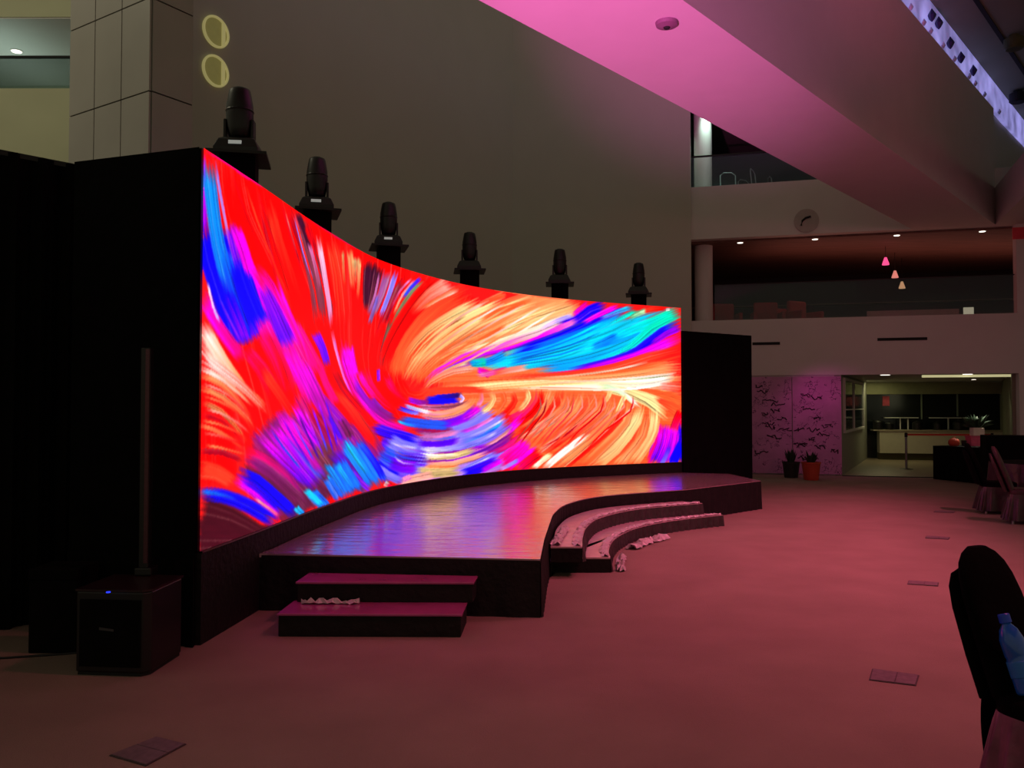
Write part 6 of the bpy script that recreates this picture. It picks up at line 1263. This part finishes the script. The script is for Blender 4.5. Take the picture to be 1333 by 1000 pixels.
# ---------------------------------------------------------------- lights
def area(name, loc, aim, size, power, rgb_, sy=None, spread=PI):
    l = bpy.data.lights.new(name, 'AREA'); l.energy = power; l.color = lin(rgb_); l.size = size; l.spread = spread
    if sy: l.shape = 'RECTANGLE'; l.size_y = sy
    o = bpy.data.objects.new(name, l); col.objects.link(o); o.location = loc
    o.rotation_euler = (Vector(aim)-Vector(loc)).to_track_quat('-Z', 'Y').to_euler(); return o
def spot(name, loc, aim, power, rgb_, ang=60, blend=.8, r=.1):
    l = bpy.data.lights.new(name, 'SPOT'); l.energy = power; l.color = lin(rgb_); l.spot_size = math.radians(ang); l.spot_blend = blend; l.shadow_soft_size = r
    o = bpy.data.objects.new(name, l); col.objects.link(o); o.location = loc
    o.rotation_euler = (Vector(aim)-Vector(loc)).to_track_quat('-Z', 'Y').to_euler(); return o
WORLD = (152,145,122); WSTR = .6
spot('pink_wash', (8.6, 9.5, 9.3), (6.2, 10.5, 0), 3900, (255,112,150), 84, 1, .4)
spot('pink_wash_near', (5.5, 4, 9), (3.2, 6.8, 0), 1250, (255,115,140), 80, 1, .4)
spot('pink_wall_fill', (8, 5, 5), (7.5, 21, 3), 260, (255,110,150), 52, 1, .4)  # added pink fill that tints the far parapets, no fixture stands here
spot('pink_uplight', (-2.4, 1.2, .6), (1.2, 9.6, 6.05), 9000, (246,112,200), 30, 1, .2)
spot('mural_light', tuple(FW((sx(1060), -1.2, 2.46))), tuple(FW((sx(1075), 0, 1.4))), 13, (255,80,200), 120, .9, .1)
area('servery_light', tuple(FW((2.9, 6.3, 2.45))), tuple(FW((2.9, 6.5, 0))), .6, 20, (235,230,170), 3)
area('servery_front_light', tuple(FW((4.5, 2.0, 2.45))), tuple(FW((4.2, 3.5, 0))), .6, 4, (235,230,180), 3)
spot('servery_downlight', tuple(FW((sx(1260,.3), -.1, 2.44))), tuple(top_pt(1268, 19.7)), 170, (255,245,220), 40, .6, .05)
area('balcony_light', (-10, LY+1.4, zt-.1), (-10, LY+1.4, 0), .8, 40, (200,235,220), 3)
area('balcony_uplight', (-10, LY+1.4, zf1+.1), (-10, LY+1.4, 20), .8, 16, (200,235,220), 3)
spot('column_light', tuple(FW((sx(925,.35), .38, 9.7))), tuple(FW((sx(917,.75), .75, 7.2))), 200, (190,235,215), 60, .8, .1)
area('upper_room_light', tuple(FW((3.5, 2.4, 4.9))), tuple(FW((3.5, 2.4, 6))), 9, 26, (255,165,145), 2)
area('upper_room_fill', tuple(FW((3, 2.2, 5.9))), tuple(FW((3, 1.8, 3))), 5, 18, (255,130,120), 1)  # reddish fill added to bring out the armchairs, not a fitting of the room
area('left_hall_fill', (-9.5, 9, 10.5), (-7, 13, 5), 2, 110, (245,238,205), 2)  # unseen fill added to brighten the panelled column and left balcony fascia

print('ZF', ZF, 'ZC', ZC)
sc = bpy.context.scene
wd_ = bpy.data.worlds.new('hall_dimness'); sc.world = wd_; wd_.use_nodes = True
wd_.node_tree.nodes['Background'].inputs[0].default_value = (*lin(WORLD), 1); wd_.node_tree.nodes['Background'].inputs[1].default_value = WSTR
sc.view_settings.view_transform = 'Standard'; sc.view_settings.look = 'None'; sc.view_settings.gamma = 1
sc.view_settings.exposure = 0; sc.view_settings.use_curve_mapping = False
